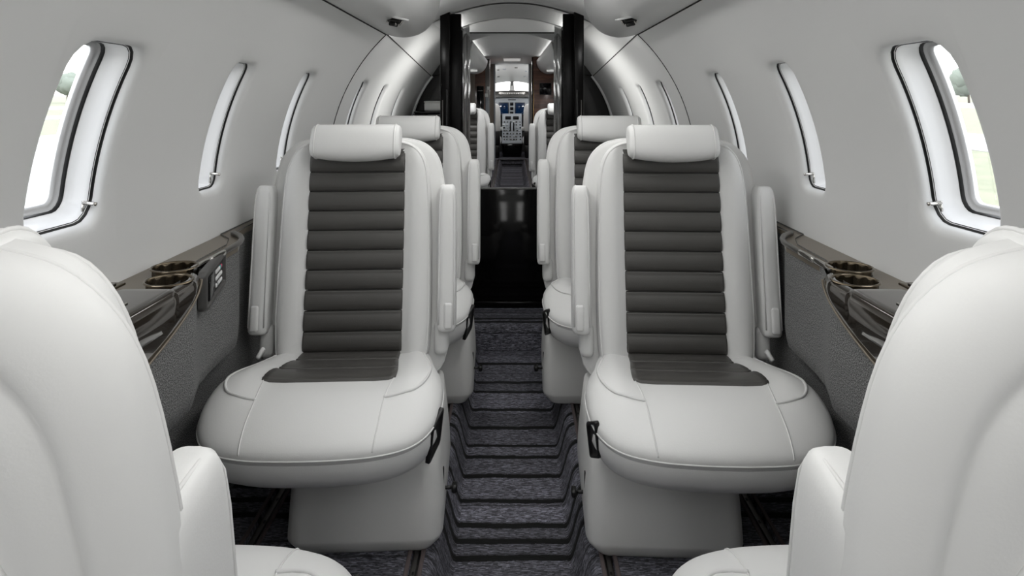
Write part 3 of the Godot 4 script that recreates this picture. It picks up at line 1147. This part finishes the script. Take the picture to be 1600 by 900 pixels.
func seat(aisle: float, x: float, d: float, turn: float, label: String, group: String) -> Node3D:
	var src := seat_l if aisle > 0 else seat_r
	var t: Node3D
	if src == null:
		t = make_seat(aisle, label)
		if aisle > 0: seat_l = t
		else: seat_r = t
	else:
		t = src.duplicate()
		t.name = numbered("passenger_seat")
		add_child(t)
	t.position = Vector3(x, FLOOR_Y, -d)
	t.rotation.y = turn
	tag(t, label, "seat", group)
	return t

func build_seats() -> void:
	seat_meshes()
	seat(1.0, -0.492, 2.005, 0.045, "white leather seat with ribbed dark inlay facing us, left of the aisle beside the handset", "passenger seats")
	seat(-1.0, 0.502, 1.985, -0.045, "white leather seat with ribbed dark inlay facing us, nearest right of the aisle", "passenger seats")
	seat(1.0, -0.455, 2.80, 0.03, "white leather seat with dark inlay, directly behind the left seat beside the handset", "passenger seats")
	seat(-1.0, 0.425, 2.80, -0.03, "white leather seat with dark inlay, directly behind the near right seat that faces us", "passenger seats")
	for s in [-1.0, 1.0]:
		var t := seat(s, s * 0.52, 0.62, PI, "white seat in the %s foreground corner, its back to us" % ("left" if s < 0 else "right"), "passenger seats")
		# a little slimmer, with higher backs
		for c in t.get_children():
			var nm := String(c.name)
			if nm.begins_with("back"): c.transform = c.transform * Transform3D(Basis.from_scale(Vector3(1, 1.062, 1)), Vector3.ZERO)
			if nm.begins_with("headrest"): c.transform = c.transform * Transform3D(Basis(), Vector3(0, -0.003, -0.032))
			if nm.begins_with("armrest") and not nm.contains("hinge"): c.transform = c.transform * Transform3D(Basis(), Vector3(-signf(c.position.x) * 0.03, -0.012, 0.0))
		t.scale.x = 0.95
	seat(1.0, -0.49, 6.25, 0.0, "small distant white seat seen through the doorway, left of the aisle", "passenger seats")
	seat(-1.0, 0.48, 6.15, 0.0, "small distant white seat seen through the doorway, right of the aisle", "passenger seats")

# ------------------------------------------------------------------ side ledges
const LEDGE_IN := [Vector2(0.832, -1.38), Vector2(0.832, 0.93), Vector2(0.80, 0.965), Vector2(0.715, 0.98), Vector2(0.690, 1.0), Vector2(0.690, 1.36), Vector2(0.693, 1.43), Vector2(0.705, 1.468), Vector2(0.735, 1.50), Vector2(0.744, 1.53), Vector2(0.746, 1.60), Vector2(0.751, 1.78), Vector2(0.782, 1.87), Vector2(0.832, 1.93), Vector2(0.834, 3.2), Vector2(0.836, 5.48)]

func fascia_bottom(d: float) -> float:
	return 0.885 - 0.225 * sqrt(maxf(0.0, 1.452 - d))

func build_ledge(side: float) -> void:
	var nm := "left" if side < 0 else "right"
	var t := thing("side_ledge", "taupe metallic side ledge with two cup holders along the %s wall%s" % [nm, ", above the handset" if side < 0 else ""], "side ledge")
	# top: a slab with the cup holder openings cut out
	var poly := PackedVector2Array()
	for p in LEDGE_IN: poly.append(Vector2(side * p.x, p.y))
	poly.append(Vector2(side * 0.866, 5.48))
	poly.append(Vector2(side * 0.866, -1.38))
	var comb := CSGCombiner3D.new()
	comb.name = "ledge_top"
	t.add_child(comb)
	var slab := CSGPolygon3D.new()
	slab.polygon = poly
	slab.depth = 0.014
	slab.material = M.ledge
	# polygon plane (x, d) laid flat; the slab falls away forwards with the wall
	slab.transform = Transform3D(Basis(Vector3(1, 0, 0), Vector3(0, -0.010, -1), Vector3(0, 1, 0)), Vector3(0, 0.897, 0))
	comb.add_child(slab)
	var cups := [[0.782, 1.505, 0.048, 0.047, 0.35], [0.735, 1.392, 0.047, 0.044, 0.25]]
	for c in cups:
		var cut := CSGCylinder3D.new()
		cut.radius = 1.0
		cut.height = 0.1
		cut.sides = 32
		cut.material = M.ledge
		cut.operation = CSGShape3D.OPERATION_SUBTRACTION
		cut.transform = Transform3D(Basis(Vector3.UP, side * c[4]) * Basis.from_scale(Vector3(c[2], 1, c[3])), Vector3(side * c[0], 0.89, -c[1]))
		comb.add_child(cut)
	for c in cups:
		var st := ms()
		var rows := []
		var base := Transform3D(Basis(Vector3.UP, side * c[4]), Vector3(side * c[0], slab_top(c[1]), -c[1]))
		for q in [[1.09, 0.0005], [1.06, 0.003], [1.0, 0.0032], [0.97, 0.0], [0.96, -0.006], [0.955, -0.05], [0.93, -0.052]]:
			var r := PackedVector3Array()
			for j in 72:
				var a := TAU * j / 72
				var f: float = q[0]
				if q[1] < -0.003: f += 0.022 * (1.0 if (j / 3) % 2 == 0 else -1.0)
				r.append(base * Vector3(cos(a) * c[2] * f, q[1], sin(a) * c[3] * f))
			rows.append(r)
		grid(st, rows, true)
		cap(st, rows[rows.size() - 1])
		part(st, "cup_holder", M.cup, t)
	# glossy fascia: rolls over the front edge and sweeps up forwards
	var st := ms()
	var rows := []
	for i in 33:
		var d := lerpf(0.985, 1.452, 1.0 - pow(1.0 - i / 32.0, 2.0))
		var top := slab_top(d)
		var bot := minf(fascia_bottom(d), top - 0.012)
		var r := PackedVector3Array()
		var xin := 0.690 if d < 1.40 else 0.690 + 0.02 * (d - 1.40) / 0.055
		for q in [[0.008, 0.0006], [0.002, 0.0002], [-0.004, -0.003], [-0.009, -0.009], [-0.011, -0.018]]: r.append(Vector3(side * (xin + q[0]), maxf(top + q[1], bot), -d))
		for k in 6:
			var f := (k + 1) / 6.0
			r.append(Vector3(side * (xin - 0.011 + 0.016 * f * f), minf(lerpf(top - 0.018, bot, f), top - 0.012), -d))
		r.append(Vector3(side * (xin + 0.012), minf(bot, top - 0.012), -d))
		rows.append(r)
	grid(st, rows)
	part(st, "fascia", M.ledge_gloss, t)
	# thin metal bead below the fascia
	st = ms()
	var path := PackedVector3Array()
	for i in 30:
		var d := lerpf(0.99, 1.452, 1.0 - pow(1.0 - i / 29.0, 2.0))
		path.append(Vector3(side * 0.694, minf(fascia_bottom(d), slab_top(d) - 0.012) - 0.001, -d))
	tube(st, path, 0.003, 6)
	part(st, "fascia_bead", M.ledge, t)
	# metal strip along the narrow part of the ledge
	st = ms()
	path = PackedVector3Array()
	for p in spline([Vector2(0.737, 1.502), Vector2(0.743, 1.525), Vector2(0.7445, 1.60), Vector2(0.75, 1.78), Vector2(0.781, 1.87), Vector2(0.828, 1.925)], 4): path.append(Vector3(side * p.x, slab_top(p.y) - 0.006, -p.y))
	tube(st, path, 0.0075, 8)
	part(st, "edge_strip", M.steel, t)
	st = ms()
	for k in 2:
		var d := 1.545 + 0.088 * k
		XF = Transform3D(Basis(Vector3.UP, 0.0), Vector3(side * 0.7405, slab_top(d) - 0.005, -d))
		rbox(st, Vector3.ZERO, Vector3(0.012, 0.015, 0.082), 0.005, 2)
	XF = Transform3D()
	part(st, "strip_end", M.chrome, t)
	# table lid: a curved door let into top and fascia, standing proud
	st = ms()
	rows = []
	var sect := [Vector2(0.800, 0.0), Vector2(0.799, 0.003), Vector2(0.79, 0.0036), Vector2(0.74, 0.0036), Vector2(0.703, 0.0036), Vector2(0.690, 0.0025), Vector2(0.680, -0.006), Vector2(0.6755, -0.020), Vector2(0.676, -0.045), Vector2(0.680, -0.068), Vector2(0.684, -0.070)]
	for i in 21:
		var d := lerpf(1.0, 1.335, i / 20.0)
		var shrink := 0.0
		if d > 1.26: shrink = 1.0 - sqrt(maxf(0.0, 1.0 - pow((d - 1.26) / 0.076, 2.0)))
		var r := PackedVector3Array()
		for q in sect.size():
			var p: Vector2 = sect[q]
			var c := Vector2(0.70, -0.02)
			var pin := p
			if shrink > 0.0:
				# round the forward corners of the lid along its section
				var f := absf(q - 5.0) / 5.0
				if f > 1.0 - 0.75 * shrink: pin = sect[5 + int(signf(q - 5.0) * 5.0 * (1.0 - 0.75 * shrink))]
			var low := 0.004 if (i == 20 or i == 0) else 0.0
			r.append(Vector3(side * (pin.x + low), slab_top(d) + pin.y - low, -d))
		rows.append(r)
	grid(st, rows)
	var lid := part(st, "table_lid", M.ledge_gloss, t)
	st = ms()
	for k in 4:
		XF = Transform3D(Basis(), Vector3(side * (0.765 - 0.013 * k), slab_top(1.17) + 0.0045, -1.17))
		rbox(st, Vector3.ZERO, Vector3(0.005, 0.003, 0.11), 0.0013, 2)
	XF = Transform3D()
	part(st, "vent_slot", M.chrome, lid)
	# switch plate
	st = ms()
	rbox(st, Vector3(side * 0.825, slab_top(1.31) + 0.003, -1.31), Vector3(0.035, 0.006, 0.10), 0.0025, 2)
	var sw := part(st, "switch_plate", M.cup, t)
	for k in 2:
		st = ms()
		rbox(st, Vector3(side * 0.825, slab_top(1.31) + 0.0075, -1.285 - 0.045 * k), Vector3(0.018, 0.004, 0.022), 0.0015, 2)
		part(st, "switch_button", M.ledge_gloss, sw)

func slab_top(d: float) -> float:
	return 0.897 - 0.010 * (d - 1.4)

func build_handset() -> void:
	# recessed telephone handset in the felt of the left wall
	var a := Vector3(-0.7035, 0, -1.470)
	var b := Vector3(-0.7555, 0, -1.69)
	var along := (b - a).normalized()
	var nrm := Vector3.UP.cross(along).normalized()
	if nrm.x < 0: nrm = -nrm
	var at := (a + b) / 2 + Vector3(0, 0.846, 0) + nrm * 0.005
	var t := thing("handset_unit", "black wall handset with white keys in a grey bezel on the left felt panel", "handset", at)
	t.basis = Basis(-along, Vector3.UP, nrm) if (-along).cross(Vector3.UP).dot(nrm) > 0 else Basis(along, Vector3.UP, nrm)
	var hw := 0.113
	var hh := 0.046
	var st := ms()
	var rows := []
	for q in [[0.0, -0.012], [0.0, 0.004], [0.003, 0.007], [0.012, 0.0072], [0.0135, 0.006], [0.0145, -0.010]]:
		rows.append(ring2(rrect(hw - q[0], hh - q[0], 0.014 - q[0] * 0.7, 4), q[1]))
	grid(st, rows, true)
	cap(st, rows[5])
	part(st, "bezel", M.grey_plastic, t)
	st = ms()
	rbox(st, Vector3(0.0, -0.002, -0.004), Vector3(0.180, 0.062, 0.012), 0.005, 2)
	var body := part(st, "handset", M.plastic, t)
	st = ms()
	rbox(st, Vector3(-0.048, -0.004, 0.003), Vector3(0.05, 0.056, 0.004), 0.0018, 2)
	part(st, "display_window", M.screen, body)
	for row in 3:
		for k in 6:
			if row == 2 and k == 1: continue
			st = ms()
			rbox(st, Vector3(0.003 + k * 0.0118, 0.017 - row * 0.0165, 0.0035), Vector3(0.0088, 0.010, 0.0045), 0.0018, 1)
			var m: Material = M.key
			if row == 0 and k == 4: m = M.teal
			if row == 0 and k == 5: m = M.pink
			part(st, "key", m, body)
	st = ms()
	rbox(st, Vector3(-0.086, -0.004, 0.0078), Vector3(0.006, 0.042, 0.003), 0.0014, 2)
	part(st, "thumb_slot", M.plastic, t)

func build_fixtures() -> void:
	for s in [-1.0, 1.0]:
		var nm := "left" if s < 0 else "right"
		var at := Vector3(s * 0.442, 1.612 - droop(2.46), -2.46)
		var t := thing("reading_lamp", "small dark swivel reading lamp under the %s overhead panel" % nm, "lamp", at)
		t.rotation.z = s * 0.22
		t.rotation.y = s * 0.3
		var st := ms()
		var rows := []
		for q in [[1.0, 0.004], [1.0, -0.001], [0.93, -0.004], [0.7, -0.004], [0.66, 0.0], [0.2, 0.003]]:
			var r := PackedVector3Array()
			for p in rrect(0.052 * q[0], 0.026 * q[0], 0.02 * q[0], 4): r.append(Vector3(p.x, q[1], p.y))
			rows.append(r)
		grid(st, rows, true)
		cap(st, rows[5])
		part(st, "mounting_plate", M.wall, t)
		st = ms()
		tube(st, PackedVector3Array([Vector3(-0.026, -0.010, 0), Vector3(-0.022, -0.010, 0), Vector3(0.022, -0.010, 0), Vector3(0.026, -0.010, 0)]), 0.012, 12)
		part(st, "barrel", M.plastic, t)
		st = ms()
		rbox(st, Vector3(0.0, -0.026, 0.004), Vector3(0.034, 0.016, 0.018), 0.005, 2)
		part(st, "lamp_head", M.plastic, t)
		st = ms()
		tube(st, PackedVector3Array([Vector3(-0.034, -0.003, 0), Vector3(-0.030, -0.012, 0), Vector3(-0.026, -0.024, 0.003)]), 0.003, 6)
		tube(st, PackedVector3Array([Vector3(0.034, -0.003, 0), Vector3(0.030, -0.012, 0), Vector3(0.024, -0.026, 0.003)]), 0.003, 6)
		tube(st, PackedVector3Array([Vector3(0.012, -0.016, 0.013), Vector3(0.016, -0.030, 0.012)]), 0.002, 6)
		part(st, "swivel_bracket", M.chrome, t)

# ------------------------------------------------------------------ partitions
func build_partitions() -> void:
	for s in [-1.0, 1.0]:
		var nm := "left" if s < 0 else "right"
		var t := thing("partition_pillar", "glossy black pillar with bright edges on the %s side of the aisle" % nm, "pillar", Vector3(s * 0.3725, FLOOR_Y, -3.635))
		var st := ms()
		rbox(st, Vector3(0, 0.845, 0), Vector3(0.054, 1.69, 0.06), 0.007, 3)
		part(st, "post", M.black_satin, t)
		st = ms()
		rbox(st, Vector3(s * -0.010, 0.60, 0.031), Vector3(0.010, 1.2, 0.006), 0.0028, 2)
		part(st, "front_rail", M.black, t)
		st = ms()
		tube(st, PackedVector3Array([Vector3(s * 0.012, 0.05, 0.031), Vector3(s * 0.012, 1.14, 0.031)]), 0.0028, 8)
		part(st, "edge_bead", M.steel, t)
		var c := thing("narrow_closet", "slim glossy black closet behind the %s pillar" % nm, "closet", Vector3(s * 0.344, FLOOR_Y, -4.08))
		st = ms()
		rbox(st, Vector3(0, 0.783, 0), Vector3(0.108, 1.566, 0.74), 0.006, 2)
		part(st, "body", M.black_satin, c)
		st = ms()
		rbox(st, Vector3(0, 0.815, 0.372), Vector3(0.110, 1.63, 0.014), 0.004, 2)
		part(st, "front_panel", M.black_satin, c)
		for k in 2:
			st = ms()
			rbox(st, Vector3(-s * 0.056, 0.80, 0.18 - 0.36 * k), Vector3(0.008, 1.48, 0.34), 0.003, 2)
			var door := part(st, "door", M.black_satin, c)
			st = ms()
			rbox(st, Vector3(-s * 0.063, 0.8, 0.18 - 0.36 * k + (0.13 if k == 1 else -0.13)), Vector3(0.008, 0.09, 0.012), 0.003, 2)
			part(st, "handle", M.chrome, door)
	var g := thing("aisle_gate", "low glossy black panel closing the aisle between the pillars", "gate", Vector3(0, FLOOR_Y + 0.002, -3.575))
	var st := ms()
	rbox(st, Vector3(0, 0.345, 0), Vector3(0.686, 0.612, 0.04), 0.004, 2)
	part(st, "panel", M.black, g)
	st = ms()
	rbox(st, Vector3(0, 0.018, 0.0), Vector3(0.686, 0.036, 0.05), 0.003, 2)
	part(st, "plinth", M.black, g)
	st = ms()
	rbox(st, Vector3(0, 0.6515, 0.0), Vector3(0.686, 0.006, 0.046), 0.002, 2)
	part(st, "top_strip", M.grey_plastic, g)
	# cabinet with a white box, far left in front of the dark bulkhead
	var cab := thing("credenza", "dark low cabinet against the black bulkhead, left side behind the seats", "cabinet", Vector3(-0.605, FLOOR_Y, -5.26))
	st = ms()
	rbox(st, Vector3(0, 0.51, 0), Vector3(0.30, 1.02, 0.44), 0.008, 2)
	part(st, "body", M.black, cab)
	st = ms()
	rbox(st, Vector3(0, 1.0275, 0), Vector3(0.312, 0.015, 0.46), 0.004, 2)
	part(st, "worktop", M.black, cab)
	var wb := thing("white_box", "white box standing on the dark cabinet behind the left rear seat", "box", Vector3(-0.625, FLOOR_Y + 1.035, -5.22))
	st = ms()
	rbox(st, Vector3(0, 0.034, 0), Vector3(0.14, 0.068, 0.16), 0.012, 3)
	part(st, "body", M.white, wb)
	st = ms()
	rbox(st, Vector3(0, 0.073, 0), Vector3(0.146, 0.012, 0.166), 0.005, 2)
	part(st, "lid", M.white, wb)

# ------------------------------------------------------------------ galley and cockpit
func build_forward() -> void:
	var st := ms()
	# right: wood partition with a dark screen
	var rp := thing("wood_partition", "reddish brown wood partition with dark edge, right of the cockpit passage", "partition", Vector3(0.555, 0.12, -9.1))
	rbox(st, Vector3(0, 0.84, 0), Vector3(0.53, 1.68, 0.1), 0.006, 2)
	part(st, "panel", M.wood, rp)
	st = ms()
	rbox(st, Vector3(-0.272, 0.84, 0.0), Vector3(0.016, 1.68, 0.13), 0.004, 2)
	part(st, "edge_post", M.black, rp)
	st = ms()
	rbox(st, Vector3(-0.255, 0.7, 0.056), Vector3(0.007, 1.3, 0.014), 0.002, 2)
	part(st, "brass_strip", M.brass, rp)
	var mo := thing("wall_monitor", "black wall screen on the reddish wood partition", "screen", Vector3(0.465, 1.355, -9.04))
	st = ms()
	rbox(st, Vector3(0, 0, 0), Vector3(0.165, 0.165, 0.02), 0.004, 2)
	part(st, "housing", M.plastic, mo)
	st = ms()
	rbox(st, Vector3(0, 0, 0.0105), Vector3(0.148, 0.148, 0.002), 0.0008, 1)
	part(st, "display", M.screen, mo)
	# left: galley unit
	var ga := thing("galley_cabinet", "dark wood galley cabinet with steel column, left of the cockpit passage", "cabinet", Vector3(-0.59, 0.12, -9.9))
	st = ms()
	rbox(st, Vector3(-0.02, 0.84, -0.1), Vector3(0.46, 1.68, 1.3), 0.006, 2)
	part(st, "body", M.wood, ga)
	st = ms()
	rbox(st, Vector3(0.135, 0.75, 0.57), Vector3(0.10, 1.05, 0.06), 0.006, 2)
	var ov := part(st, "oven", M.black, ga)
	st = ms()
	rbox(st, Vector3(0.135, 1.21, 0.604), Vector3(0.07, 0.012, 0.012), 0.004, 2)
	part(st, "handle", M.steel, ov)
	st = ms()
	rbox(st, Vector3(0.03, 0.84, 0.57), Vector3(0.06, 1.66, 0.05), 0.006, 2)
	part(st, "side_post", M.tan, ga)
	st = ms()
	rbox(st, Vector3(0.235, 0.84, 0.5), Vector3(0.07, 1.66, 0.1), 0.01, 2)
	part(st, "column", M.steel, ga)
	for k in 2:
		st = ms()
		rbox(st, Vector3(0.222 + 0.03 * k, 1.22 - 0.075 + 0.10 * k, 0.556), Vector3(0.042, 0.05, 0.012), 0.003, 2)
		part(st, "notice_card", M.white, ga)
	st = ms()
	rbox(st, Vector3(0.235, 0.99, 0.556), Vector3(0.05, 0.24, 0.02), 0.004, 2)
	part(st, "towel_dispenser", M.panel_grey, ga)
	# cockpit bulkhead with its doorway
	var wk := struct("wall_cockpit", "pale bulkhead with the cockpit doorway")
	for s in [-1.0, 1.0]:
		st = ms()
		box(st, Vector3(s * 0.575, 0.92, -11.43), Vector3(0.55, 1.84, 0.05))
		part(st, "bulkhead_panel", M.tan, wk)
		st = ms()
		rbox(st, Vector3(s * 0.305, 0.92, -11.40), Vector3(0.03, 1.84, 0.05), 0.01, 2)
		part(st, "door_jamb", M.panel_grey, wk)
	# cockpit shell
	var ck := struct("wall_cockpit_shell", "white cockpit lining")
	for s in [-1.0, 1.0]:
		st = ms()
		box(st, Vector3(s * 0.88, 0.62, -12.24), Vector3(0.05, 1.24, 1.63))
		part(st, "side_lining", M.wall, ck)
		st = ms()
		box(st, Vector3(s * 0.88, 1.40, -12.5), Vector3(0.008, 0.32, 1.0))
		part(st, "side_window_pane", M.glass, ck)
		st = ms()
		box(st, Vector3(s * 0.88, 1.45, -11.72), Vector3(0.05, 0.42, 0.56))
		part(st, "side_lining", M.wall, ck)
	st = ms()
	var rows := []
	for i in 9:
		var f := i / 8.0
		var r := PackedVector3Array()
		for k in 15:
			var x := lerpf(-0.86, 0.86, k / 14.0)
			r.append(Vector3(x, lerpf(1.83, 1.525, pow(f, 1.3)) - 0.28 * x * x * (1.0 + 0.4 * f), -lerpf(11.44, 12.95, f)))
		rows.append(r)
	grid(st, rows)
	part(st, "roof_lining", M.wall, ck)
	st = ms()
	box(st, Vector3(0, 0.66, -13.03), Vector3(1.8, 1.32, 0.05))
	part(st, "nose_wall", M.seam, ck)
	st = ms()
	box(st, Vector3(0, 1.70, -13.03), Vector3(1.8, 0.36, 0.05))
	part(st, "brow", M.wall, ck)
	var nv := 0
	for p in [[-0.14, 12.0, 0.055], [0.075, 11.9, 0.055], [0.26, 12.1, 0.04], [-0.255, 12.0, 0.04], [0.25, 12.5, 0.05], [-0.26, 12.5, 0.045]]:
		var f: float = (p[1] - 11.44) / 1.51
		var y: float = lerpf(1.83, 1.525, pow(f, 1.3)) - 0.28 * p[0] * p[0] * (1.0 + 0.4 * f)
		st = ms()
		rbox(st, Vector3(p[0], y - 0.004, -p[1]), Vector3(p[2], 0.02, 0.05), 0.006, 2)
		part(st, "air_vent", M.grey_plastic if nv % 2 == 1 else M.panel_grey, ck)
		nv += 1
	var wn := struct("window_windshield", "cockpit windshield with centre post")
	for s in [-1.0, 1.0]:
		st = ms()
		box(st, Vector3(s * 0.46, 1.425, -13.03), Vector3(0.82, 0.21, 0.008))
		part(st, "pane", M.glass, wn)
	st = ms()
	prism(st, PackedVector2Array([Vector2(-0.065, 1.31), Vector2(0.065, 1.31), Vector2(0.045, 1.38), Vector2(0.035, 1.54), Vector2(-0.035, 1.54), Vector2(-0.045, 1.38)]), -12.97, -13.02)
	var cp := part(st, "centre_post", M.wall, wn)
	st = ms()
	rbox(st, Vector3(0, 1.49, -12.94), Vector3(0.025, 0.10, 0.05), 0.008, 2)
	part(st, "compass", M.grey_plastic, cp)
	# instrument panel
	var ip := thing("instrument_panel", "grey cockpit instrument panel with blue screens under a dark glareshield", "panel", Vector3(0, 0.12, -12.6))
	st = ms()
	rbox(st, Vector3(0, 0.96, -0.1), Vector3(1.1, 0.42, 0.18), 0.01, 2)
	part(st, "face", M.panel_grey, ip)
	st = ms()
	rows = []
	for z in [0.12, 0.0, -0.35]:
		var r := PackedVector3Array()
		for k in 13:
			var x := lerpf(-0.6, 0.6, k / 12.0)
			r.append(Vector3(x, 1.225 - 0.12 * x * x - (0.0 if z < 0.1 else 0.008), z))
		rows.append(r)
	var r3 := PackedVector3Array()
	for k in 13:
		var x := lerpf(-0.6, 0.6, k / 12.0)
		r3.append(Vector3(x, 1.10 - 0.06 * x * x, 0.115))
	rows.push_front(r3)
	grid(st, rows)
	var gs := part(st, "glareshield", M.grey_plastic, ip)
	st = ms()
	rbox(st, Vector3(0, 1.165, 0.124), Vector3(0.5, 0.06, 0.012), 0.003, 2)
	part(st, "autopilot_strip", M.steel, gs)
	st = ms()
	for k in 14: rbox(st, Vector3(-0.22 + k * 0.034, 1.168, 0.132), Vector3(0.016, 0.03, 0.008), 0.003, 1)
	part(st, "buttons", M.key, gs).set_meta("kind", "stuff")
	for x in [-0.16, 0.155]:
		st = ms()
		rbox(st, Vector3(x, 0.875, -0.008), Vector3(0.195, 0.235, 0.02), 0.006, 2)
		var dp := part(st, "display", M.plastic, ip)
		st = ms()
		rbox(st, Vector3(x, 0.875, 0.003), Vector3(0.172, 0.212, 0.002), 0.0008, 1)
		part(st, "display_glass", M.blue_screen, dp)
	for k in 3:
		st = ms()
		rbox(st, Vector3(-0.005, 0.963 - k * 0.088, -0.006), Vector3(0.062, 0.058, 0.018), 0.004, 2)
		part(st, "standby_gauge", M.screen, ip)
	st = ms()
	rbox(st, Vector3(0, 1.045, -0.008), Vector3(0.15, 0.016, 0.006), 0.002, 2)
	part(st, "name_strip", M.plastic, ip)
	# centre pedestal
	var pd := thing("cockpit_pedestal", "grey sloping cockpit console covered in knobs with a black base", "console", Vector3(0, 0.12, -12.2))
	st = ms()
	var sec := PackedVector2Array([Vector2(-0.30, 0.05), Vector2(-0.30, 0.78), Vector2(-0.24, 0.74), Vector2(-0.16, 0.60), Vector2(0.12, 0.36), Vector2(0.26, 0.26), Vector2(0.26, 0.22), Vector2(0.10, 0.05)])
	XF = Transform3D(Basis(Vector3.UP, -PI / 2), Vector3.ZERO)
	prism(st, sec, -0.185, 0.185)
	XF = Transform3D()
	part(st, "console_top", M.panel_grey, pd)
	st = ms()
	rows = []
	for q in [[0.0, 0.17], [0.20, 0.19], [0.245, 0.21]]:
		var r := PackedVector3Array()
		for p in rrect(q[1], 0.13, 0.06, 4): r.append(Vector3(p.x, q[0], 0.15 - p.y))
		rows.append(r)
	loft(st, rows)
	part(st, "base", M.black, pd)
	for x in [-0.075, 0.075]:
		st = ms()
		XF = Transform3D(Basis(Vector3.RIGHT, -0.55), Vector3(x, 0.70, -0.205))
		rbox(st, Vector3.ZERO, Vector3(0.11, 0.065, 0.02), 0.004, 2)
		XF = Transform3D()
		part(st, "radio_display", M.screen, pd)
	for row in 7:
		for k in 6:
			var f := row / 6.0
			st = ms()
			XF = Transform3D(Basis(Vector3.RIGHT, 0.86 - PI / 2), Vector3(-0.15 + k * 0.06 + rng.randf_range(-0.01, 0.01), lerpf(0.62, 0.31, f) + 0.006, lerpf(-0.165, 0.19, f)))
			rbox(st, Vector3.ZERO, Vector3(rng.randf_range(0.018, 0.04), 0.022, rng.randf_range(0.016, 0.03)), 0.005, 1)
			XF = Transform3D()
			part(st, "knob", [M.plastic, M.key, M.grey_plastic, M.steel][rng.randi_range(0, 3)], pd)
	st = ms()
	for x in [-0.03, 0.03]: tube(st, PackedVector3Array([Vector3(x, 0.47, -0.02), Vector3(x, 0.60, 0.0), Vector3(x, 0.62, 0.02)]), 0.012, 8)
	part(st, "throttle_lever", M.plastic, pd)
	# pilots' seats
	for s in [-1.0, 1.0]:
		var ps := thing("pilot_seat", "white and black pilot seat in the cockpit, %s of the console" % ("left" if s < 0 else "right"), "seat", Vector3(s * 0.395, 0.12, -11.8))
		st = ms()
		rows = []
		for q in [[0.48, 0.8], [0.49, 0.97], [0.55, 1.0], [0.85, 0.98], [0.93, 0.9], [0.97, 0.75], [0.985, 0.5]]:
			var r := PackedVector3Array()
			for p in rrect(0.19 * q[1], 0.05, 0.04 * q[1], 4): r.append(Vector3(p.x, q[0], -p.y))
			rows.append(r)
		loft(st, rows)
		part(st, "backrest", M.leather, ps)
		st = ms()
		rbox(st, Vector3(0, 1.0, 0), Vector3(0.2, 0.1, 0.08), 0.03, 3)
		part(st, "headrest", M.leather, ps)
		st = ms()
		rbox(st, Vector3(0, 0.36, -0.02), Vector3(0.36, 0.26, 0.12), 0.03, 3)
		part(st, "back_frame", M.plastic, ps)
		st = ms()
		rbox(st, Vector3(0, 0.30, -0.25), Vector3(0.4, 0.14, 0.42), 0.05, 3)
		part(st, "cushion", M.leather, ps)
		st = ms()
		rbox(st, Vector3(0, 0.115, -0.12), Vector3(0.32, 0.23, 0.4), 0.02, 2)
		part(st, "base", M.plastic, ps)
		st = ms()
		rbox(st, Vector3(-s * 0.2, 0.52, -0.14), Vector3(0.05, 0.06, 0.28), 0.02, 3)
		part(st, "armrest", M.white, ps)

# ------------------------------------------------------------------ outside
func build_outside() -> void:
	var g := struct("ground", "airfield outside the windows")
	var st := ms()
	box(st, Vector3(0, -1.35, -60), Vector3(900, 0.3, 900))
	part(st, "grass_field", M.grass, g)
	for b in [[24.0, 8.0, 1.0], [95.0, 42.0, 1.0], [-14.0, 26.0, -1.0], [-46.0, 7.0, -1.0], [-75.0, 16.0, -1.0], [0.0, 16.0, 0.0]]:
		st = ms()
		box(st, Vector3(b[0], -1.19, -60), Vector3(b[1], 0.04, 880))
		part(st, "taxiway" if b[2] != 0.0 else "apron", M.concrete, g)
	# tree line
	var nz := FastNoiseLite.new()
	nz.seed = 4
	nz.frequency = 0.25
	var meshes := []
	for v in 3:
		st = ms()
		for q in 9:
			var c := Vector3(rng.randf_range(-1.7, 1.7), rng.randf_range(3.0, 5.6), rng.randf_range(-1.7, 1.7))
			var rad := rng.randf_range(1.3, 2.1)
			var rows := []
			for i in 9:
				var r := PackedVector3Array()
				for j in 14:
					var a := PI * i / 8.0
					var b := TAU * j / 14.0
					var n := Vector3(sin(a) * cos(b), cos(a), sin(a) * sin(b))
					r.append(c + n * rad * (1.0 + 0.35 * nz.get_noise_3dv((c + n * rad) * 4.0)))
				rows.append(r)
			grid(st, rows, true)
		var crown := fin(st)
		st = ms()
		tube(st, PackedVector3Array([Vector3(0, 0, 0), Vector3(0.1, 2.0, 0), Vector3(0, 4.0, 0.1)]), 0.22, 8)
		meshes.append([crown, fin(st)])
	for s in [-1.0, 1.0]:
		for k in 8:
			var t := thing("tree", "hazy green tree of the line beyond the field, seen through the %s near window" % ("left" if s < 0 else "right"), "tree", Vector3(s * (108 + rng.randf_range(-3, 3)), -1.2, -(110 + k * 12.0 + rng.randf_range(-2, 2))), rng.randf() * TAU, "trees outside the %s windows" % ("left" if s < 0 else "right"))
			t.scale = Vector3.ONE * rng.randf_range(0.95, 1.25)
			put(meshes[k % 3][0], "crown", M.foliage, t)
			put(meshes[k % 3][1], "trunk", M.bark, t)
